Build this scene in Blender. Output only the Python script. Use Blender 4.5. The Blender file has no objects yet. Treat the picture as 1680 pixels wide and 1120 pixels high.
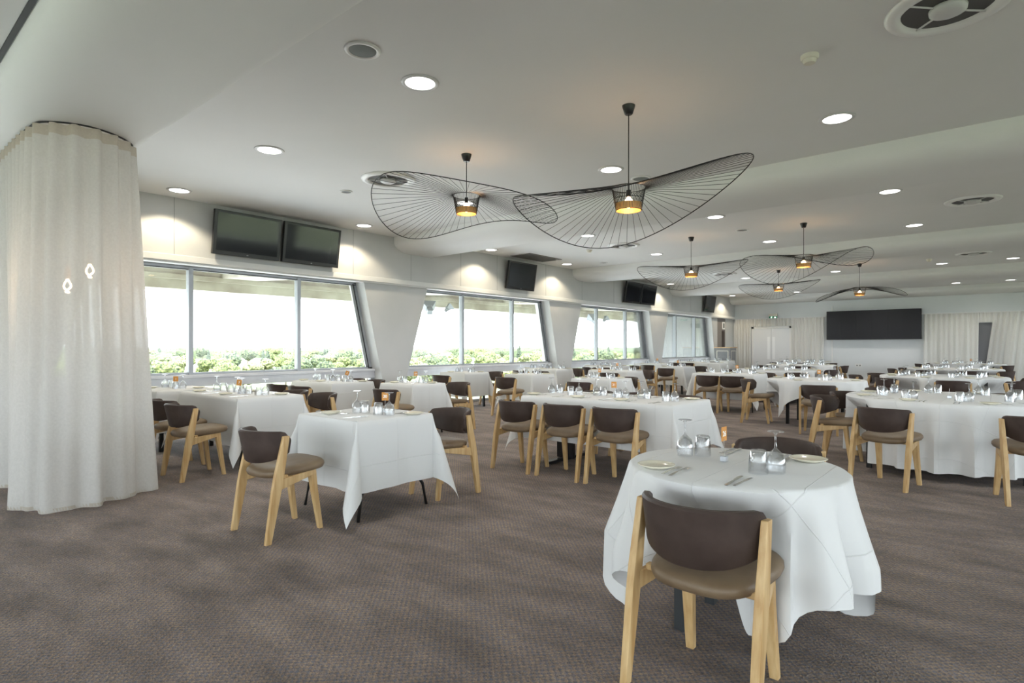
import bpy, bmesh, math, random
from mathutils import Vector, Matrix, noise
rnd = random.Random(7)
PI = math.pi
S = bpy.context.scene
COL = S.collection
def R(a): return math.radians(a)
TZ = 0.735           # height of the cloth-covered table tops
ZC = 3.41            # ceiling
WX = -9.05           # face of the boxed bulkhead above the windows
GX = -9.40           # glass line
YF = 26.0            # far wall

# ------------------------------------------------------------------ materials
def mat(name, col, rough=.6, metal=0., **k):
    m = bpy.data.materials.new(name); m.use_nodes = True
    b = m.node_tree.nodes['Principled BSDF']
    b.inputs['Base Color'].default_value = (*col, 1)
    b.inputs['Roughness'].default_value = rough
    b.inputs['Metallic'].default_value = metal
    for kk, v in k.items(): b.inputs[kk.replace('_', ' ')].default_value = v
    return m
def nt(m): return m.node_tree, m.node_tree.nodes, m.node_tree.links, m.node_tree.nodes['Principled BSDF']
def varied(m, c1, c2, scale, detail=4, stretch=(1, 1, 1), bump=0, bscale=None, lo=.35, hi=.65, rough=None):
    t, n, l, b = nt(m)
    tc = n.new('ShaderNodeTexCoord'); mp = n.new('ShaderNodeMapping'); mp.inputs['Scale'].default_value = stretch
    l.new(tc.outputs['Object'], mp.inputs['Vector'])
    no = n.new('ShaderNodeTexNoise'); no.inputs['Scale'].default_value = scale; no.inputs['Detail'].default_value = detail
    l.new(mp.outputs[0], no.inputs['Vector'])
    cr = n.new('ShaderNodeValToRGB'); cr.color_ramp.elements[0].position = lo; cr.color_ramp.elements[1].position = hi
    cr.color_ramp.elements[0].color = (*c1, 1); cr.color_ramp.elements[1].color = (*c2, 1)
    l.new(no.outputs['Fac'], cr.inputs[0]); l.new(cr.outputs[0], b.inputs['Base Color'])
    if bump:
        n2 = n.new('ShaderNodeTexNoise'); n2.inputs['Scale'].default_value = bscale or scale; n2.inputs['Detail'].default_value = 3
        l.new(mp.outputs[0], n2.inputs['Vector'])
        bp = n.new('ShaderNodeBump'); bp.inputs['Strength'].default_value = bump; bp.inputs['Distance'].default_value = .01
        l.new(n2.outputs['Fac'], bp.inputs['Height']); l.new(bp.outputs[0], b.inputs['Normal'])
    return m
M = {}
M['ceiling'] = varied(mat('ceiling_paint', (.8, .8, .79), .75), (.755, .76, .755), (.80, .80, .795), .5)
M['wall'] = varied(mat('wall_paint', (.72, .72, .72), .7), (.70, .70, .69), (.75, .75, .745), .8)
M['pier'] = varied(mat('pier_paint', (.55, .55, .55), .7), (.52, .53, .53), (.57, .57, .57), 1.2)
M['farwall'] = varied(mat('far_wall_paint', (.74, .77, .79), .7), (.72, .75, .77), (.78, .80, .82), .7)
M['alu'] = mat('window_aluminium', (.34, .36, .39), .4, .3)
M['gasket'] = mat('black_gasket', (.02, .02, .025), .5)
M['sill'] = varied(mat('sill_panel', (.62, .63, .67), .5), (.58, .59, .63), (.66, .67, .71), 3)
M['white'] = mat('white_gloss', (.82, .82, .82), .35)
M['ivory'] = mat('ivory_plastic', (.72, .69, .6), .45)
M['black'] = mat('black_plastic', (.012, .012, .014), .28)
M['screen'] = mat('tv_glass', (.012, .014, .018), .07)
M['led'] = mat('led_wall_tiles', (.016, .016, .022), .55)
M['tvlogo'] = mat('logo_grey', (.5, .5, .52), .3)
M['darkmetal'] = mat('black_steel', (.02, .019, .018), .42, .5)
M['greymetal'] = mat('dark_grey_leg', (.06, .065, .07), .4, .4)
M['wire'] = mat('black_wire', (.012, .012, .013), .5, .3)
M['copper'] = mat('copper_weave', (.75, .38, .12), .45, .3)
M['steel'] = mat('stainless_steel', (.62, .61, .58), .22, 1.)
M['plate'] = mat('cream_china', (.80, .76, .62), .16)
M['card'] = mat('orange_card', (.58, .25, .045), .6)
M['cardtext'] = mat('card_white_print', (.9, .88, .84), .6)
M['block'] = mat('card_holder_metal', (.60, .63, .68), .3, .8)
M['speaker'] = mat('speaker_mesh', (.20, .22, .22), .7)
M['grille'] = mat('vent_grille', (.17, .16, .15), .6)
M['vent_dark'] = mat('dark_vent_grey', (.10, .10, .10), .6)
M['grey_ring'] = mat('satin_ring', (.62, .62, .63), .4)
M['cabinet'] = varied(mat('cabinet_grey', (.2, .2, .21), .5), (.17, .17, .18), (.23, .23, .24), 2)
M['oak'] = varied(mat('oak_top', (.6, .38, .2), .45), (.5, .3, .14), (.68, .46, .26), 6, stretch=(1, 8, 1))
M['beige'] = mat('cream_moulding', (.72, .69, .58), .5)
M['dark_brown'] = mat('opening_shade_brown', (.05, .035, .03), .6)
M['taupe'] = mat('taupe_panel', (.22, .20, .19), .6)
M['doorwhite'] = mat('door_white', (.78, .80, .83), .45)
M['green'] = mat('exit_green', (.0, .30, .13), .5)
M['strip'] = mat('lit_glass_white', (.95, .97, 1), .12)  # opaque white: the brightness seen through the door glass is put into the colour
M['socket'] = mat('socket_steel', (.3, .3, .33), .35, .6)
M['concrete'] = varied(mat('stand_concrete', (.52, .48, .42), .85), (.40, .36, .32), (.62, .60, .55), 1.2, detail=6)
M['shadegrey'] = mat('doorway_shade', (.16, .165, .18), .8)
M['cord'] = mat('black_cord', (.02, .02, .02), .6)
M['bulbcap'] = mat('brass_cap', (.45, .28, .14), .45, .2)
M['floodlight'] = mat('floodlight_casing', (.30, .32, .36), .5, .3)
M['outwhite'] = mat('outside_panel', (.82, .84, .87), .6)
def emis(name, col, s):
    m = bpy.data.materials.new(name); m.use_nodes = True
    n = m.node_tree.nodes; l = m.node_tree.links; n.remove(n['Principled BSDF'])
    e = n.new('ShaderNodeEmission'); e.inputs[0].default_value = (*col, 1); e.inputs[1].default_value = s
    l.new(e.outputs[0], n['Material Output'].inputs[0]); return m
M['lamp_emit'] = emis('downlight_glow', (1, .97, .92), 2.6)
M['bulb_emit'] = emis('warm_bulb_glow', (1, .62, .32), 7)
M['plumen_emit'] = emis('tube_bulb_glow', (1, .72, .45), 9)
M['exit_emit'] = emis('exit_sign_white', (.75, .95, .82), 1.1)
# upholstery
M['leather'] = varied(mat('dark_brown_leather', (.05, .035, .029), .5), (.043, .028, .023), (.062, .042, .035), 9, bump=.08, bscale=220)
M['leather'].node_tree.nodes['Principled BSDF'].inputs['Specular IOR Level'].default_value = .35
M['seatfab'] = varied(mat('taupe_leather', (.17, .115, .065), .5), (.145, .096, .055), (.195, .135, .08), 7, bump=.08, bscale=200)
# pale timber with grain
M['wood'] = mat('pale_oiled_beech', (.62, .42, .2), .5)
def _wood():
    t, n, l, b = nt(M['wood'])
    tc = n.new('ShaderNodeTexCoord'); mp = n.new('ShaderNodeMapping'); mp.inputs['Scale'].default_value = (26, 26, 2.2)
    l.new(tc.outputs['Object'], mp.inputs[0])
    no = n.new('ShaderNodeTexNoise'); no.inputs['Scale'].default_value = 1.6; no.inputs['Detail'].default_value = 6
    l.new(mp.outputs[0], no.inputs['Vector'])
    cr = n.new('ShaderNodeValToRGB'); cr.color_ramp.elements[0].position = .3; cr.color_ramp.elements[1].position = .72
    cr.color_ramp.elements[0].color = (.46, .27, .10, 1); cr.color_ramp.elements[1].color = (.66, .47, .24, 1)
    l.new(no.outputs['Fac'], cr.inputs[0]); l.new(cr.outputs[0], b.inputs['Base Color'])
_wood()
# linen with pressed folds
def cloth_mat(name, c):
    m = mat(name, c, .85); t, n, l, b = nt(m)
    b.inputs['Sheen Weight'].default_value = .1
    tc = n.new('ShaderNodeTexCoord')
    br = n.new('ShaderNodeTexBrick'); br.offset = 0; br.inputs['Scale'].default_value = 1
    br.inputs['Brick Width'].default_value = .36; br.inputs['Row Height'].default_value = .36
    br.inputs['Mortar Size'].default_value = .0035; br.inputs['Mortar Smooth'].default_value = 1.
    br.inputs['Color1'].default_value = (0, 0, 0, 1); br.inputs['Color2'].default_value = (0, 0, 0, 1); br.inputs['Mortar'].default_value = (1, 1, 1, 1)
    l.new(tc.outputs['UV'], br.inputs['Vector'])
    no = n.new('ShaderNodeTexNoise'); no.inputs['Scale'].default_value = 5; no.inputs['Detail'].default_value = 3
    l.new(tc.outputs['UV'], no.inputs['Vector'])
    ma = n.new('ShaderNodeMath'); ma.operation = 'MULTIPLY_ADD'; ma.inputs[1].default_value = .5
    l.new(no.outputs['Fac'], ma.inputs[0]); l.new(br.outputs['Color'], ma.inputs[2])
    bp = n.new('ShaderNodeBump'); bp.inputs['Strength'].default_value = .5; bp.inputs['Distance'].default_value = .006
    l.new(ma.outputs[0], bp.inputs['Height']); l.new(bp.outputs[0], b.inputs['Normal'])
    return m
M['cloth'] = cloth_mat('white_linen', (.70, .70, .695))
# carpet: fine two-tone weave
def carpet():
    m = mat('woven_carpet', (.12, .09, .08), .95); t, n, l, b = nt(m)
    tc = n.new('ShaderNodeTexCoord'); mp = n.new('ShaderNodeMapping'); mp.inputs['Rotation'].default_value = (0, 0, R(0))
    l.new(tc.outputs['Object'], mp.inputs[0])
    ck = n.new('ShaderNodeTexChecker'); ck.inputs['Scale'].default_value = 62
    l.new(mp.outputs[0], ck.inputs[0])
    ck.inputs['Color1'].default_value = (.205, .150, .108, 1); ck.inputs['Color2'].default_value = (.086, .086, .106, 1)
    vo = n.new('ShaderNodeTexVoronoi'); vo.inputs['Scale'].default_value = 120
    l.new(mp.outputs[0], vo.inputs['Vector'])
    cr = n.new('ShaderNodeValToRGB')
    e = cr.color_ramp.elements; e[0].position = 0; e[0].color = (.060, .052, .056, 1); e[1].position = 1; e[1].color = (.24, .185, .135, 1)
    x = e.new(.33); x.color = (.13, .10, .082, 1); x = e.new(.62); x.color = (.105, .107, .130, 1)
    x = e.new(.8); x.color = (.175, .125, .090, 1)
    sp = n.new('ShaderNodeSeparateColor'); l.new(vo.outputs['Color'], sp.inputs[0]); l.new(sp.outputs[0], cr.inputs[0])
    mx = n.new('ShaderNodeMix'); mx.data_type = 'RGBA'; mx.inputs['Factor'].default_value = .55
    l.new(ck.outputs['Color'], mx.inputs[6]); l.new(cr.outputs[0], mx.inputs[7])
    no = n.new('ShaderNodeTexNoise'); no.inputs['Scale'].default_value = 1.7; no.inputs['Detail'].default_value = 5
    m2 = n.new('ShaderNodeMapping'); m2.inputs['Scale'].default_value = (1, 2.4, 1); m2.inputs['Rotation'].default_value = (0, 0, R(-35))
    l.new(tc.outputs['Object'], m2.inputs[0]); l.new(m2.outputs[0], no.inputs['Vector'])
    mr = n.new('ShaderNodeMapRange'); mr.inputs['From Min'].default_value = .3; mr.inputs['From Max'].default_value = .7
    mr.inputs['To Min'].default_value = 1.05; mr.inputs['To Max'].default_value = 2.1
    l.new(no.outputs['Fac'], mr.inputs['Value'])
    vm = n.new('ShaderNodeVectorMath'); vm.operation = 'SCALE'
    l.new(mx.outputs[2], vm.inputs[0]); l.new(mr.outputs[0], vm.inputs['Scale']); l.new(vm.outputs[0], b.inputs['Base Color'])
    bp = n.new('ShaderNodeBump'); bp.inputs['Strength'].default_value = .6; bp.inputs['Distance'].default_value = .004
    l.new(vo.outputs['Distance'], bp.inputs['Height']); l.new(bp.outputs[0], b.inputs['Normal'])
    return m
M['carpet'] = carpet()
def glassy(name, tint, edge, ior=1.45, rough=.02, blend=.35, base=.03):
    m = bpy.data.materials.new(name); m.use_nodes = True
    n = m.node_tree.nodes; l = m.node_tree.links; n.remove(n['Principled BSDF'])
    tr = n.new('ShaderNodeBsdfTransparent'); tr.inputs[0].default_value = (*tint, 1)
    gl = n.new('ShaderNodeBsdfGlossy'); gl.inputs['Roughness'].default_value = rough; gl.inputs[0].default_value = (*edge, 1)
    lw = n.new('ShaderNodeLayerWeight'); lw.inputs['Blend'].default_value = blend
    mr = n.new('ShaderNodeMapRange'); mr.inputs['To Min'].default_value = base; mr.inputs['To Max'].default_value = .9
    l.new(lw.outputs['Fresnel'], mr.inputs['Value'])
    mx = n.new('ShaderNodeMixShader'); l.new(mr.outputs[0], mx.inputs[0]); l.new(tr.outputs[0], mx.inputs[1]); l.new(gl.outputs[0], mx.inputs[2])
    l.new(mx.outputs[0], n['Material Output'].inputs[0]); return m
M['pane'] = glassy('window_glass', (.97, .99, .98), (1, 1, 1), blend=.12, base=.01)
def drinkglass():
    m = bpy.data.materials.new('drinking_glass'); m.use_nodes = True
    n = m.node_tree.nodes; l = m.node_tree.links; n.remove(n['Principled BSDF'])
    tr = n.new('ShaderNodeBsdfTransparent'); tr.inputs[0].default_value = (.97, .98, .99, 1)
    gl = n.new('ShaderNodeBsdfGlossy'); gl.inputs['Roughness'].default_value = .04
    rf = n.new('ShaderNodeBsdfRefraction'); rf.inputs['IOR'].default_value = 1.3; rf.inputs['Roughness'].default_value = .02; rf.inputs[0].default_value = (.98, .98, 1, 1)
    lw = n.new('ShaderNodeLayerWeight'); lw.inputs['Blend'].default_value = .38
    mr = n.new('ShaderNodeMapRange'); mr.inputs['To Min'].default_value = .04; mr.inputs['To Max'].default_value = .75
    l.new(lw.outputs['Facing'], mr.inputs['Value'])
    m1 = n.new('ShaderNodeMixShader'); m1.inputs[0].default_value = .12
    l.new(tr.outputs[0], m1.inputs[1]); l.new(rf.outputs[0], m1.inputs[2])
    mx = n.new('ShaderNodeMixShader'); l.new(mr.outputs[0], mx.inputs[0]); l.new(m1.outputs[0], mx.inputs[1]); l.new(gl.outputs[0], mx.inputs[2])
    l.new(mx.outputs[0], n['Material Output'].inputs[0]); return m
M['glass'] = drinkglass()
def sheer(name, tcol, ta, tb):
    m = bpy.data.materials.new(name); m.use_nodes = True
    n = m.node_tree.nodes; l = m.node_tree.links; n.remove(n['Principled BSDF'])
    tr = n.new('ShaderNodeBsdfTransparent'); tl = n.new('ShaderNodeBsdfTranslucent'); df = n.new('ShaderNodeBsdfDiffuse')
    tl.inputs[0].default_value = (*tcol, 1); df.inputs[0].default_value = (*tcol, 1)
    a = n.new('ShaderNodeMixShader'); a.inputs[0].default_value = tb
    l.new(df.outputs[0], a.inputs[1]); l.new(tl.outputs[0], a.inputs[2])
    tc = n.new('ShaderNodeTexCoord'); no = n.new('ShaderNodeTexNoise'); no.inputs['Scale'].default_value = 60
    l.new(tc.outputs['Object'], no.inputs['Vector'])
    mr = n.new('ShaderNodeMapRange'); mr.inputs['To Min'].default_value = ta - .08; mr.inputs['To Max'].default_value = ta + .08
    l.new(no.outputs['Fac'], mr.inputs['Value'])
    b = n.new('ShaderNodeMixShader'); l.new(mr.outputs[0], b.inputs[0]); l.new(a.outputs[0], b.inputs[1]); l.new(tr.outputs[0], b.inputs[2])
    l.new(b.outputs[0], n['Material Output'].inputs[0]); return m
M['sheer'] = sheer('sheer_voile', (.74, .73, .71), .13, .42)
M['hem'] = sheer('voile_hem', (.62, .57, .50), .10, .4)
M['sheer_far'] = sheer('sheer_voile_far', (.90, .89, .85), .16, .35)
# outside
M['grass'] = varied(mat('racecourse_grass', (.2, .3, .05), .95), (.13, .15, .075), (.21, .22, .12), .05, detail=6)
M['hill'] = varied(mat('far_hills', (.35, .42, .38), .95), (.28, .36, .30), (.42, .46, .42), .004, detail=6)  # distance haze put into the pale grey-green
FOL = []
for i, (a, b_) in enumerate([((.025, .04, .018), (.20, .225, .085)), ((.018, .03, .02), (.12, .145, .07)), ((.035, .045, .02), (.26, .27, .13)), ((.02, .03, .022), (.07, .09, .055))]):
    FOL.append(varied(mat('foliage_%s' % 'abcd'[i], a, .9), a, b_, 1.5, detail=8, bump=1., bscale=3.5, lo=.38, hi=.58))
M['bark'] = mat('bark', (.12, .09, .06), .9)
M['paving'] = varied(mat('pale_apron', (.6, .58, .54), .9), (.5, .48, .44), (.68, .66, .62), .4)

# ------------------------------------------------------------------ mesh helpers
class MB:
    def __init__(s): s.bm = bmesh.new(); s.uv = None
    def box(s, x0, x1, y0, y1, z0, z1, mtx=None):
        vs = [s.bm.verts.new(mtx @ Vector(p) if mtx else p) for p in ((x0, y0, z0), (x1, y0, z0), (x1, y1, z0), (x0, y1, z0), (x0, y0, z1), (x1, y0, z1), (x1, y1, z1), (x0, y1, z1))]
        for f in ((0, 3, 2, 1), (4, 5, 6, 7), (0, 1, 5, 4), (1, 2, 6, 5), (2, 3, 7, 6), (3, 0, 4, 7)): s.bm.faces.new([vs[i] for i in f])
        return vs
    def hexa(s, P):
        vs = [s.bm.verts.new(p) for p in P]
        for f in ((0, 3, 2, 1), (4, 5, 6, 7), (0, 1, 5, 4), (1, 2, 6, 5), (2, 3, 7, 6), (3, 0, 4, 7)): s.bm.faces.new([vs[i] for i in f])
    def loft(s, rings, cap0=True, cap1=True, closed=True):
        L = [[s.bm.verts.new(p) for p in r] for r in rings]; n = len(L[0])
        for a, b in zip(L, L[1:]):
            for i in range(n if closed else n - 1):
                j = (i + 1) % n; s.bm.faces.new((a[i], a[j], b[j], b[i]))
        if cap0: s.bm.faces.new(L[0][::-1])
        if cap1: s.bm.faces.new(L[-1])
        return L
    def lathe(s, prof, n=24, c=(0, 0, 0), cap0=False, cap1=False):
        s.loft([[(c[0] + r * math.cos(2 * PI * i / n), c[1] + r * math.sin(2 * PI * i / n), c[2] + z) for i in range(n)] for r, z in prof], cap0, cap1)
    def tube(s, pts, r, n=6, r2=None, cap=True, closed=False):
        pts = [Vector(p) for p in pts]; rings = []; up = Vector((0, 0, 1)); m = len(pts)
        for i, p in enumerate(pts):
            if closed: d = pts[(i + 1) % m] - pts[i - 1]
            else: d = (pts[min(i + 1, m - 1)] - pts[max(i - 1, 0)])
            d.normalize()
            u = up if abs(d.dot(up)) < .95 else Vector((1, 0, 0))
            a = d.cross(u).normalized(); b = d.cross(a).normalized()
            rr = r if r2 is None else r + (r2 - r) * i / (m - 1)
            rings.append([p + a * rr * math.cos(2 * PI * k / n) + b * rr * math.sin(2 * PI * k / n) for k in range(n)])
        if closed:
            rings.append(rings[0]); s.loft(rings, False, False)
        else: s.loft(rings, cap, cap)
    def prism(s, poly, axis, a, b):
        def P(u, v, w):
            return {'x': (w, u, v), 'y': (u, w, v), 'z': (u, v, w)}[axis]
        s.loft([[P(u, v, a) for u, v in poly], [P(u, v, b) for u, v in poly]])
    def mesh(s, name, m, smooth=False, bevel=0, seg=2):
        if bevel: bmesh.ops.bevel(s.bm, geom=list(s.bm.edges), offset=bevel, segments=seg, profile=.6, affect='EDGES', clamp_overlap=True)
        bmesh.ops.recalc_face_normals(s.bm, faces=s.bm.faces)
        me = bpy.data.meshes.new(name); s.bm.to_mesh(me); s.bm.free()
        me.materials.append(m)
        if smooth:
            for p in me.polygons: p.use_smooth = True
            if smooth == 'auto':
                me.set_sharp_from_angle(angle=R(38))
        return me
def link(name, me, parent=None, loc=None, rz=None):
    o = bpy.data.objects.new(name, me); COL.objects.link(o)
    if parent: o.parent = parent
    if loc: o.location = loc
    if rz is not None: o.rotation_euler = (0, 0, rz)
    return o
def part(name, mb, m, parent=None, smooth=False, bevel=0, seg=2, **k):
    return link(name, mb.mesh(name, m, smooth, bevel, seg), parent, **k)
def tag(o, label, cat, group=None, kind=None):
    if label: o['label'] = label
    if cat: o['category'] = cat
    if group: o['group'] = group
    if kind: o['kind'] = kind
    return o
def thing(name, label, cat, loc=(0, 0, 0), rz=0, group=None):
    o = bpy.data.objects.new(name, None); o.empty_display_size = .05; COL.objects.link(o)
    o.location = loc; o.rotation_euler = (0, 0, rz)
    return tag(o, label, cat, group)
def struct(o): o['kind'] = 'structure'; return o
CH = {}
def kids(o): return CH[o.name] if o.name in CH else CH.setdefault(o.name, list(o.children))
def dup(o, loc=None, rz=None, label=None, group=None, parent=None):
    c = o.copy(); COL.objects.link(c)
    if parent: c.parent = parent
    if loc is not None: c.location = loc
    if rz is not None: c.rotation_euler = (0, 0, rz)
    if label: c['label'] = label
    if group: c['group'] = group
    for k in kids(o): dup(k, parent=c)
    return c
class Proto:
    """the first placing moves the source itself, later ones copy it"""
    def __init__(s, o): s.o = o; s.used = False
    def put(s, loc, rz, label, group=None):
        if not s.used:
            s.used = True; o = s.o; o.location = loc; o.rotation_euler = (0, 0, rz); o['label'] = label
            if group: o['group'] = group
            return o
        o = dup(s.o, loc, rz, label)
        if group: o['group'] = group
        elif 'group' in o.keys(): del o['group']
        return o
def text_mesh(txt, size, m, depth=.001):
    cu = bpy.data.curves.new('t', 'FONT'); cu.body = txt; cu.size = size; cu.align_x = 'CENTER'; cu.align_y = 'CENTER'; cu.extrude = depth; cu.offset = size * .02
    o = bpy.data.objects.new('t', cu); COL.objects.link(o)
    dg = bpy.context.evaluated_depsgraph_get(); me = bpy.data.meshes.new_from_object(o.evaluated_get(dg))
    COL.objects.unlink(o); bpy.data.objects.remove(o); bpy.data.curves.remove(cu)
    me.materials.clear(); me.materials.append(m); return me

# ------------------------------------------------------------------ room shell
XR, YB = 8.0, -6.0
b = MB(); b.box(-9.55, XR + .3, YB - .3, YF + .3, -.25, 0); struct(part('floor', b, M['carpet']))
b = MB(); b.box(-9.6, XR + .3, YB - .3, YF + .3, ZC, ZC + .3); struct(part('ceiling', b, M['ceiling']))
# ceiling beams with a soft rounded near side and a crisper far side
ZS = 3.12
def beam(n, y0, y1):
    prof = [(y0, ZC + .01), (y0, ZC - .10)]
    for k in range(1, 9):
        a = k / 8 * PI / 2; prof.append((y0 + .36 * (1 - math.cos(a)), ZC - .10 - (ZC - .10 - ZS) * math.sin(a)))
    if y1 < YF - .3:
        prof.append((y1 - .13, ZS))
        for k in range(1, 6):
            a = k / 5 * PI / 2; prof.append((y1 - .13 + .13 * math.sin(a), ZS + .16 * (1 - math.cos(a))))
        prof.append((y1, ZC + .01))
    else: prof += [(y1, ZS), (y1, ZC + .01)]
    b = MB(); b.prism(prof, 'x', WX - .02, XR); struct(part('trim_%d' % n, b, M['ceiling'], smooth='auto'))
beam(1, .84, 1.93); beam(2, 7.13, 8.2); beam(3, 13.28, 14.35); beam(4, 19.4, 20.45); beam(5, 25.35, YF + .02)
b = MB(); b.box(WX, XR, .80, .835, ZC - .006, ZC + .01); struct(part('trim_6', b, M['gasket']))  # black strip on the ceiling paints the dark of a shadow gap
# window wall: bulkhead, wedge piers, end wall
piers = [(-11.1 + 5.72 - .1, -3.6), (.72, 2.28), (6.46, 8.04), (12.25, 13.81), (17.91, 19.39), (23.39, 24.05)]
b = MB()
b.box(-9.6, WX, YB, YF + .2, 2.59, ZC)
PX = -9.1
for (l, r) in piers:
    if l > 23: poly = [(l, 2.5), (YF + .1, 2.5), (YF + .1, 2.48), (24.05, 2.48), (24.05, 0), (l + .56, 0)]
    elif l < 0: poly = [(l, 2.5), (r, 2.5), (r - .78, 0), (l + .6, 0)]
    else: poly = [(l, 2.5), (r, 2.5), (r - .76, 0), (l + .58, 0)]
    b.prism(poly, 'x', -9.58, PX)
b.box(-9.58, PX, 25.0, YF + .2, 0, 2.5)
b.box(-9.56, -9.42, YB, 2.5, 0, .66)  # added low panel, hides the bright lower glazing behind the sheer curtain
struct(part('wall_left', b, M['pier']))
# fine vertical panel joints on the bulkhead
b = MB()
for y in (3.2, 7.55, 8.95, 10.15, 12.05, 13.75, 15.5, 18.2, 19.6, 21.2, 6.2): b.box(WX, WX + .002, y, y + .006, 2.6, ZC)
struct(part('trim_7', b, M['speaker']))
b = MB(); b.box(-9.3, WX + .03, YB, YF, 2.5, 2.59); b.box(-9.58, -9.2, YB, YF, 2.49, 2.6)
b.box(-9.2, WX + .005, YB, YF, 2.475, 2.5); struct(part('trim_8', b, M['wall'], bevel=.004, seg=1))
# sill panels
b = MB()
for i in range(len(piers) - 1):
    a, c = piers[i][1] - .52, piers[i + 1][0] + .40
    b.box(GX - .05, GX + .09, a - .1, c + .1, .67, .84); b.box(GX - .05, GX + .12, a - .1, c + .1, .80, .85)
struct(part('trim_9', b, M['sill'], bevel=.012))
# windows
for i in range(len(piers) - 1):
    L0, L1 = piers[i][1], piers[i + 1][0]; dl = .52 if i else .55; dr = .38
    w = bpy.data.objects.new('window_%d' % (i + 1), None); COL.objects.link(w); struct(w); w.location = (GX, (L0 + L1) / 2, .85)
    o = Vector(w.location)
    def V(x, y, z): return Vector((x, y, z)) - o
    f = MB()
    def bar(p, q, w_, d0=-.03, d1=.05):
        (y0, z0), (y1, z1) = p, q
        n = Vector((z1 - z0, -(y1 - y0))).normalized() * w_ / 2
        f.hexa([V(GX + d0, y0 + n.x, z0 + n.y), V(GX + d1, y0 + n.x, z0 + n.y), V(GX + d1, y0 - n.x, z0 - n.y), V(GX + d0, y0 - n.x, z0 - n.y),
                V(GX + d0, y1 + n.x, z1 + n.y), V(GX + d1, y1 + n.x, z1 + n.y), V(GX + d1, y1 - n.x, z1 - n.y), V(GX + d0, y1 - n.x, z1 - n.y)])
    bl = (L0 - dl, .84); br_ = (L1 + dr, .84); tl = (L0 - .02, 2.5); tr_ = (L1 + .02, 2.5)
    bar(bl, tl, .12); bar(br_, tr_, .12); bar((L0, 2.475), (L1, 2.475), .07); bar((bl[0], .86), (br_[0], .86), .05)
    bar((L0 - .75, .0), (L0 - dl, .68), .08); bar((L1 + .56, 0), (L1 + dr, .68), .08); bar((L0 - .8, .03), (L1 + .6, .03), .06)
    part('window_frame', f, M['alu'], w, bevel=.004, seg=1)
    f = MB(); bar((bl[0] + .085, .86), (tl[0] + .085, 2.46), .022, -.02, .056); bar((br_[0] - .085, .86), (tr_[0] - .085, 2.46), .022, -.02, .056)
    bar((L0, 2.437), (L1, 2.437), .014, -.02, .054)
    part('gasket', f, M['gasket'], w)
    mid = (L0 + L1) / 2
    for my in (mid - .83, mid + .93):
        f = MB(); bar((my, .85), (my, 2.47), .065, -.04, .06); bar((my - .028, .85), (my - .028, 2.47), .012, .06, .066)
        part('mullion', f, M['alu'], w)
    f = MB(); f.box(*(GX - .006 - o.x, GX + .006 - o.x), bl[0] - o.y, br_[0] - o.y, .86 - o.z, 2.46 - o.z)
    part('pane', f, M['pane'], w)
    f = MB(); f.box(*(GX - .006 - o.x, GX + .006 - o.x), L0 - .7 - o.y, L1 + .5 - o.y, .05 - o.z, .67 - o.z)
    part('pane', f, M['pane'], w)
# far wall and its joinery
b = MB(); b.box(-9.6, XR + .3, YF, YF + .3, 0, ZC); struct(part('wall_far', b, M['farwall']))
b = MB(); b.box(-9.05, -5.4, YF - .12, YF, 2.47, 2.49); b.box(-2.25, XR, YF - .12, YF, 2.47, 2.49)
b.box(-5.22, -5.17, YF - .03, YF, 0, 2.9); struct(part('trim_10', b, M['white']))
b = MB(); b.box(-9.08, XR, YF - .02, YF, 0, .09); struct(part('baseboard_far', b, M['white']))
# right-hand and rear glazed walls (daylight for the part of the room behind the camera)
b = MB()
b.box(XR, XR + .3, YB, YF, 0, .7); b.box(XR, XR + .3, YB, YF, 2.9, ZC)
for y in range(-6, 27, 4): b.box(XR, XR + .3, y - .35, y + .35, .7, 2.9)
struct(part('wall_right', b, M['wall']))
b = MB()
b.box(-9.6, XR, YB - .3, YB, 0, .7); b.box(-9.6, XR, YB - .3, YB, 2.9, ZC)
for x in range(-9, 9, 4): b.box(x - .35, x + .35, YB - .3, YB, .7, 2.9)
struct(part('wall_back', b, M['wall']))
def glazing(n, x0, x1, y0, y1):
    b = MB(); b.box(x0, x1, y0, y1, .7, 2.9); w = part('window_%d' % n, b, M['pane']); struct(w)
glazing(6, XR + .14, XR + .15, YB, YF); glazing(7, -9.5, XR, YB - .16, YB - .15)
# white double doors with white strips standing in for bright glass, behind the far curtain
d = bpy.data.objects.new('door_1', None); COL.objects.link(d); struct(d); d.location = (-7.5, YF - .03, 0)
b = MB(); b.box(-.80, -.72, -.07, .0, 0, 2.14); b.box(.72, .80, -.07, 0, 0, 2.14); b.box(-.80, .80, -.07, 0, 2.06, 2.14); part('door_frame', b, M['white'], d)
for sx in (-1, 1):
    b = MB(); x0, x1 = sorted((sx * .004, sx * .72)); b.box(x0, x1, -.045, -.005, .01, 2.06); lf = part('door_leaf', b, M['doorwhite'], d)
    b = MB(); x0, x1 = sorted((sx * .05, sx * .16)); b.box(x0, x1, -.05, -.046, .75, 1.7); part('vision_panel', b, M['strip'], lf)
# dark opening at the end of the window wall
d = bpy.data.objects.new('door_2', None); COL.objects.link(d); struct(d); d.location = (PX, 24.5, 0)
b = MB(); b.box(-.3, -.02, -.46, .5, 0, 2.5); part('door_recess', b, M['taupe'], d)
b = MB(); b.box(-.02, -.01, .1, .4, 0, 1.95); part('opening_shade', b, M['dark_brown'], d)  # thin dark sheet, the shade of an opening put into its colour
b = MB(); b.box(-.02, 0, .14, .42, 2.02, 2.34); part('door_notice', b, M['white'], d)
b = MB(); b.box(-.0, .004, .2, .36, 2.08, 2.28); part('notice_print', b, M['speaker'], d)
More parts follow.
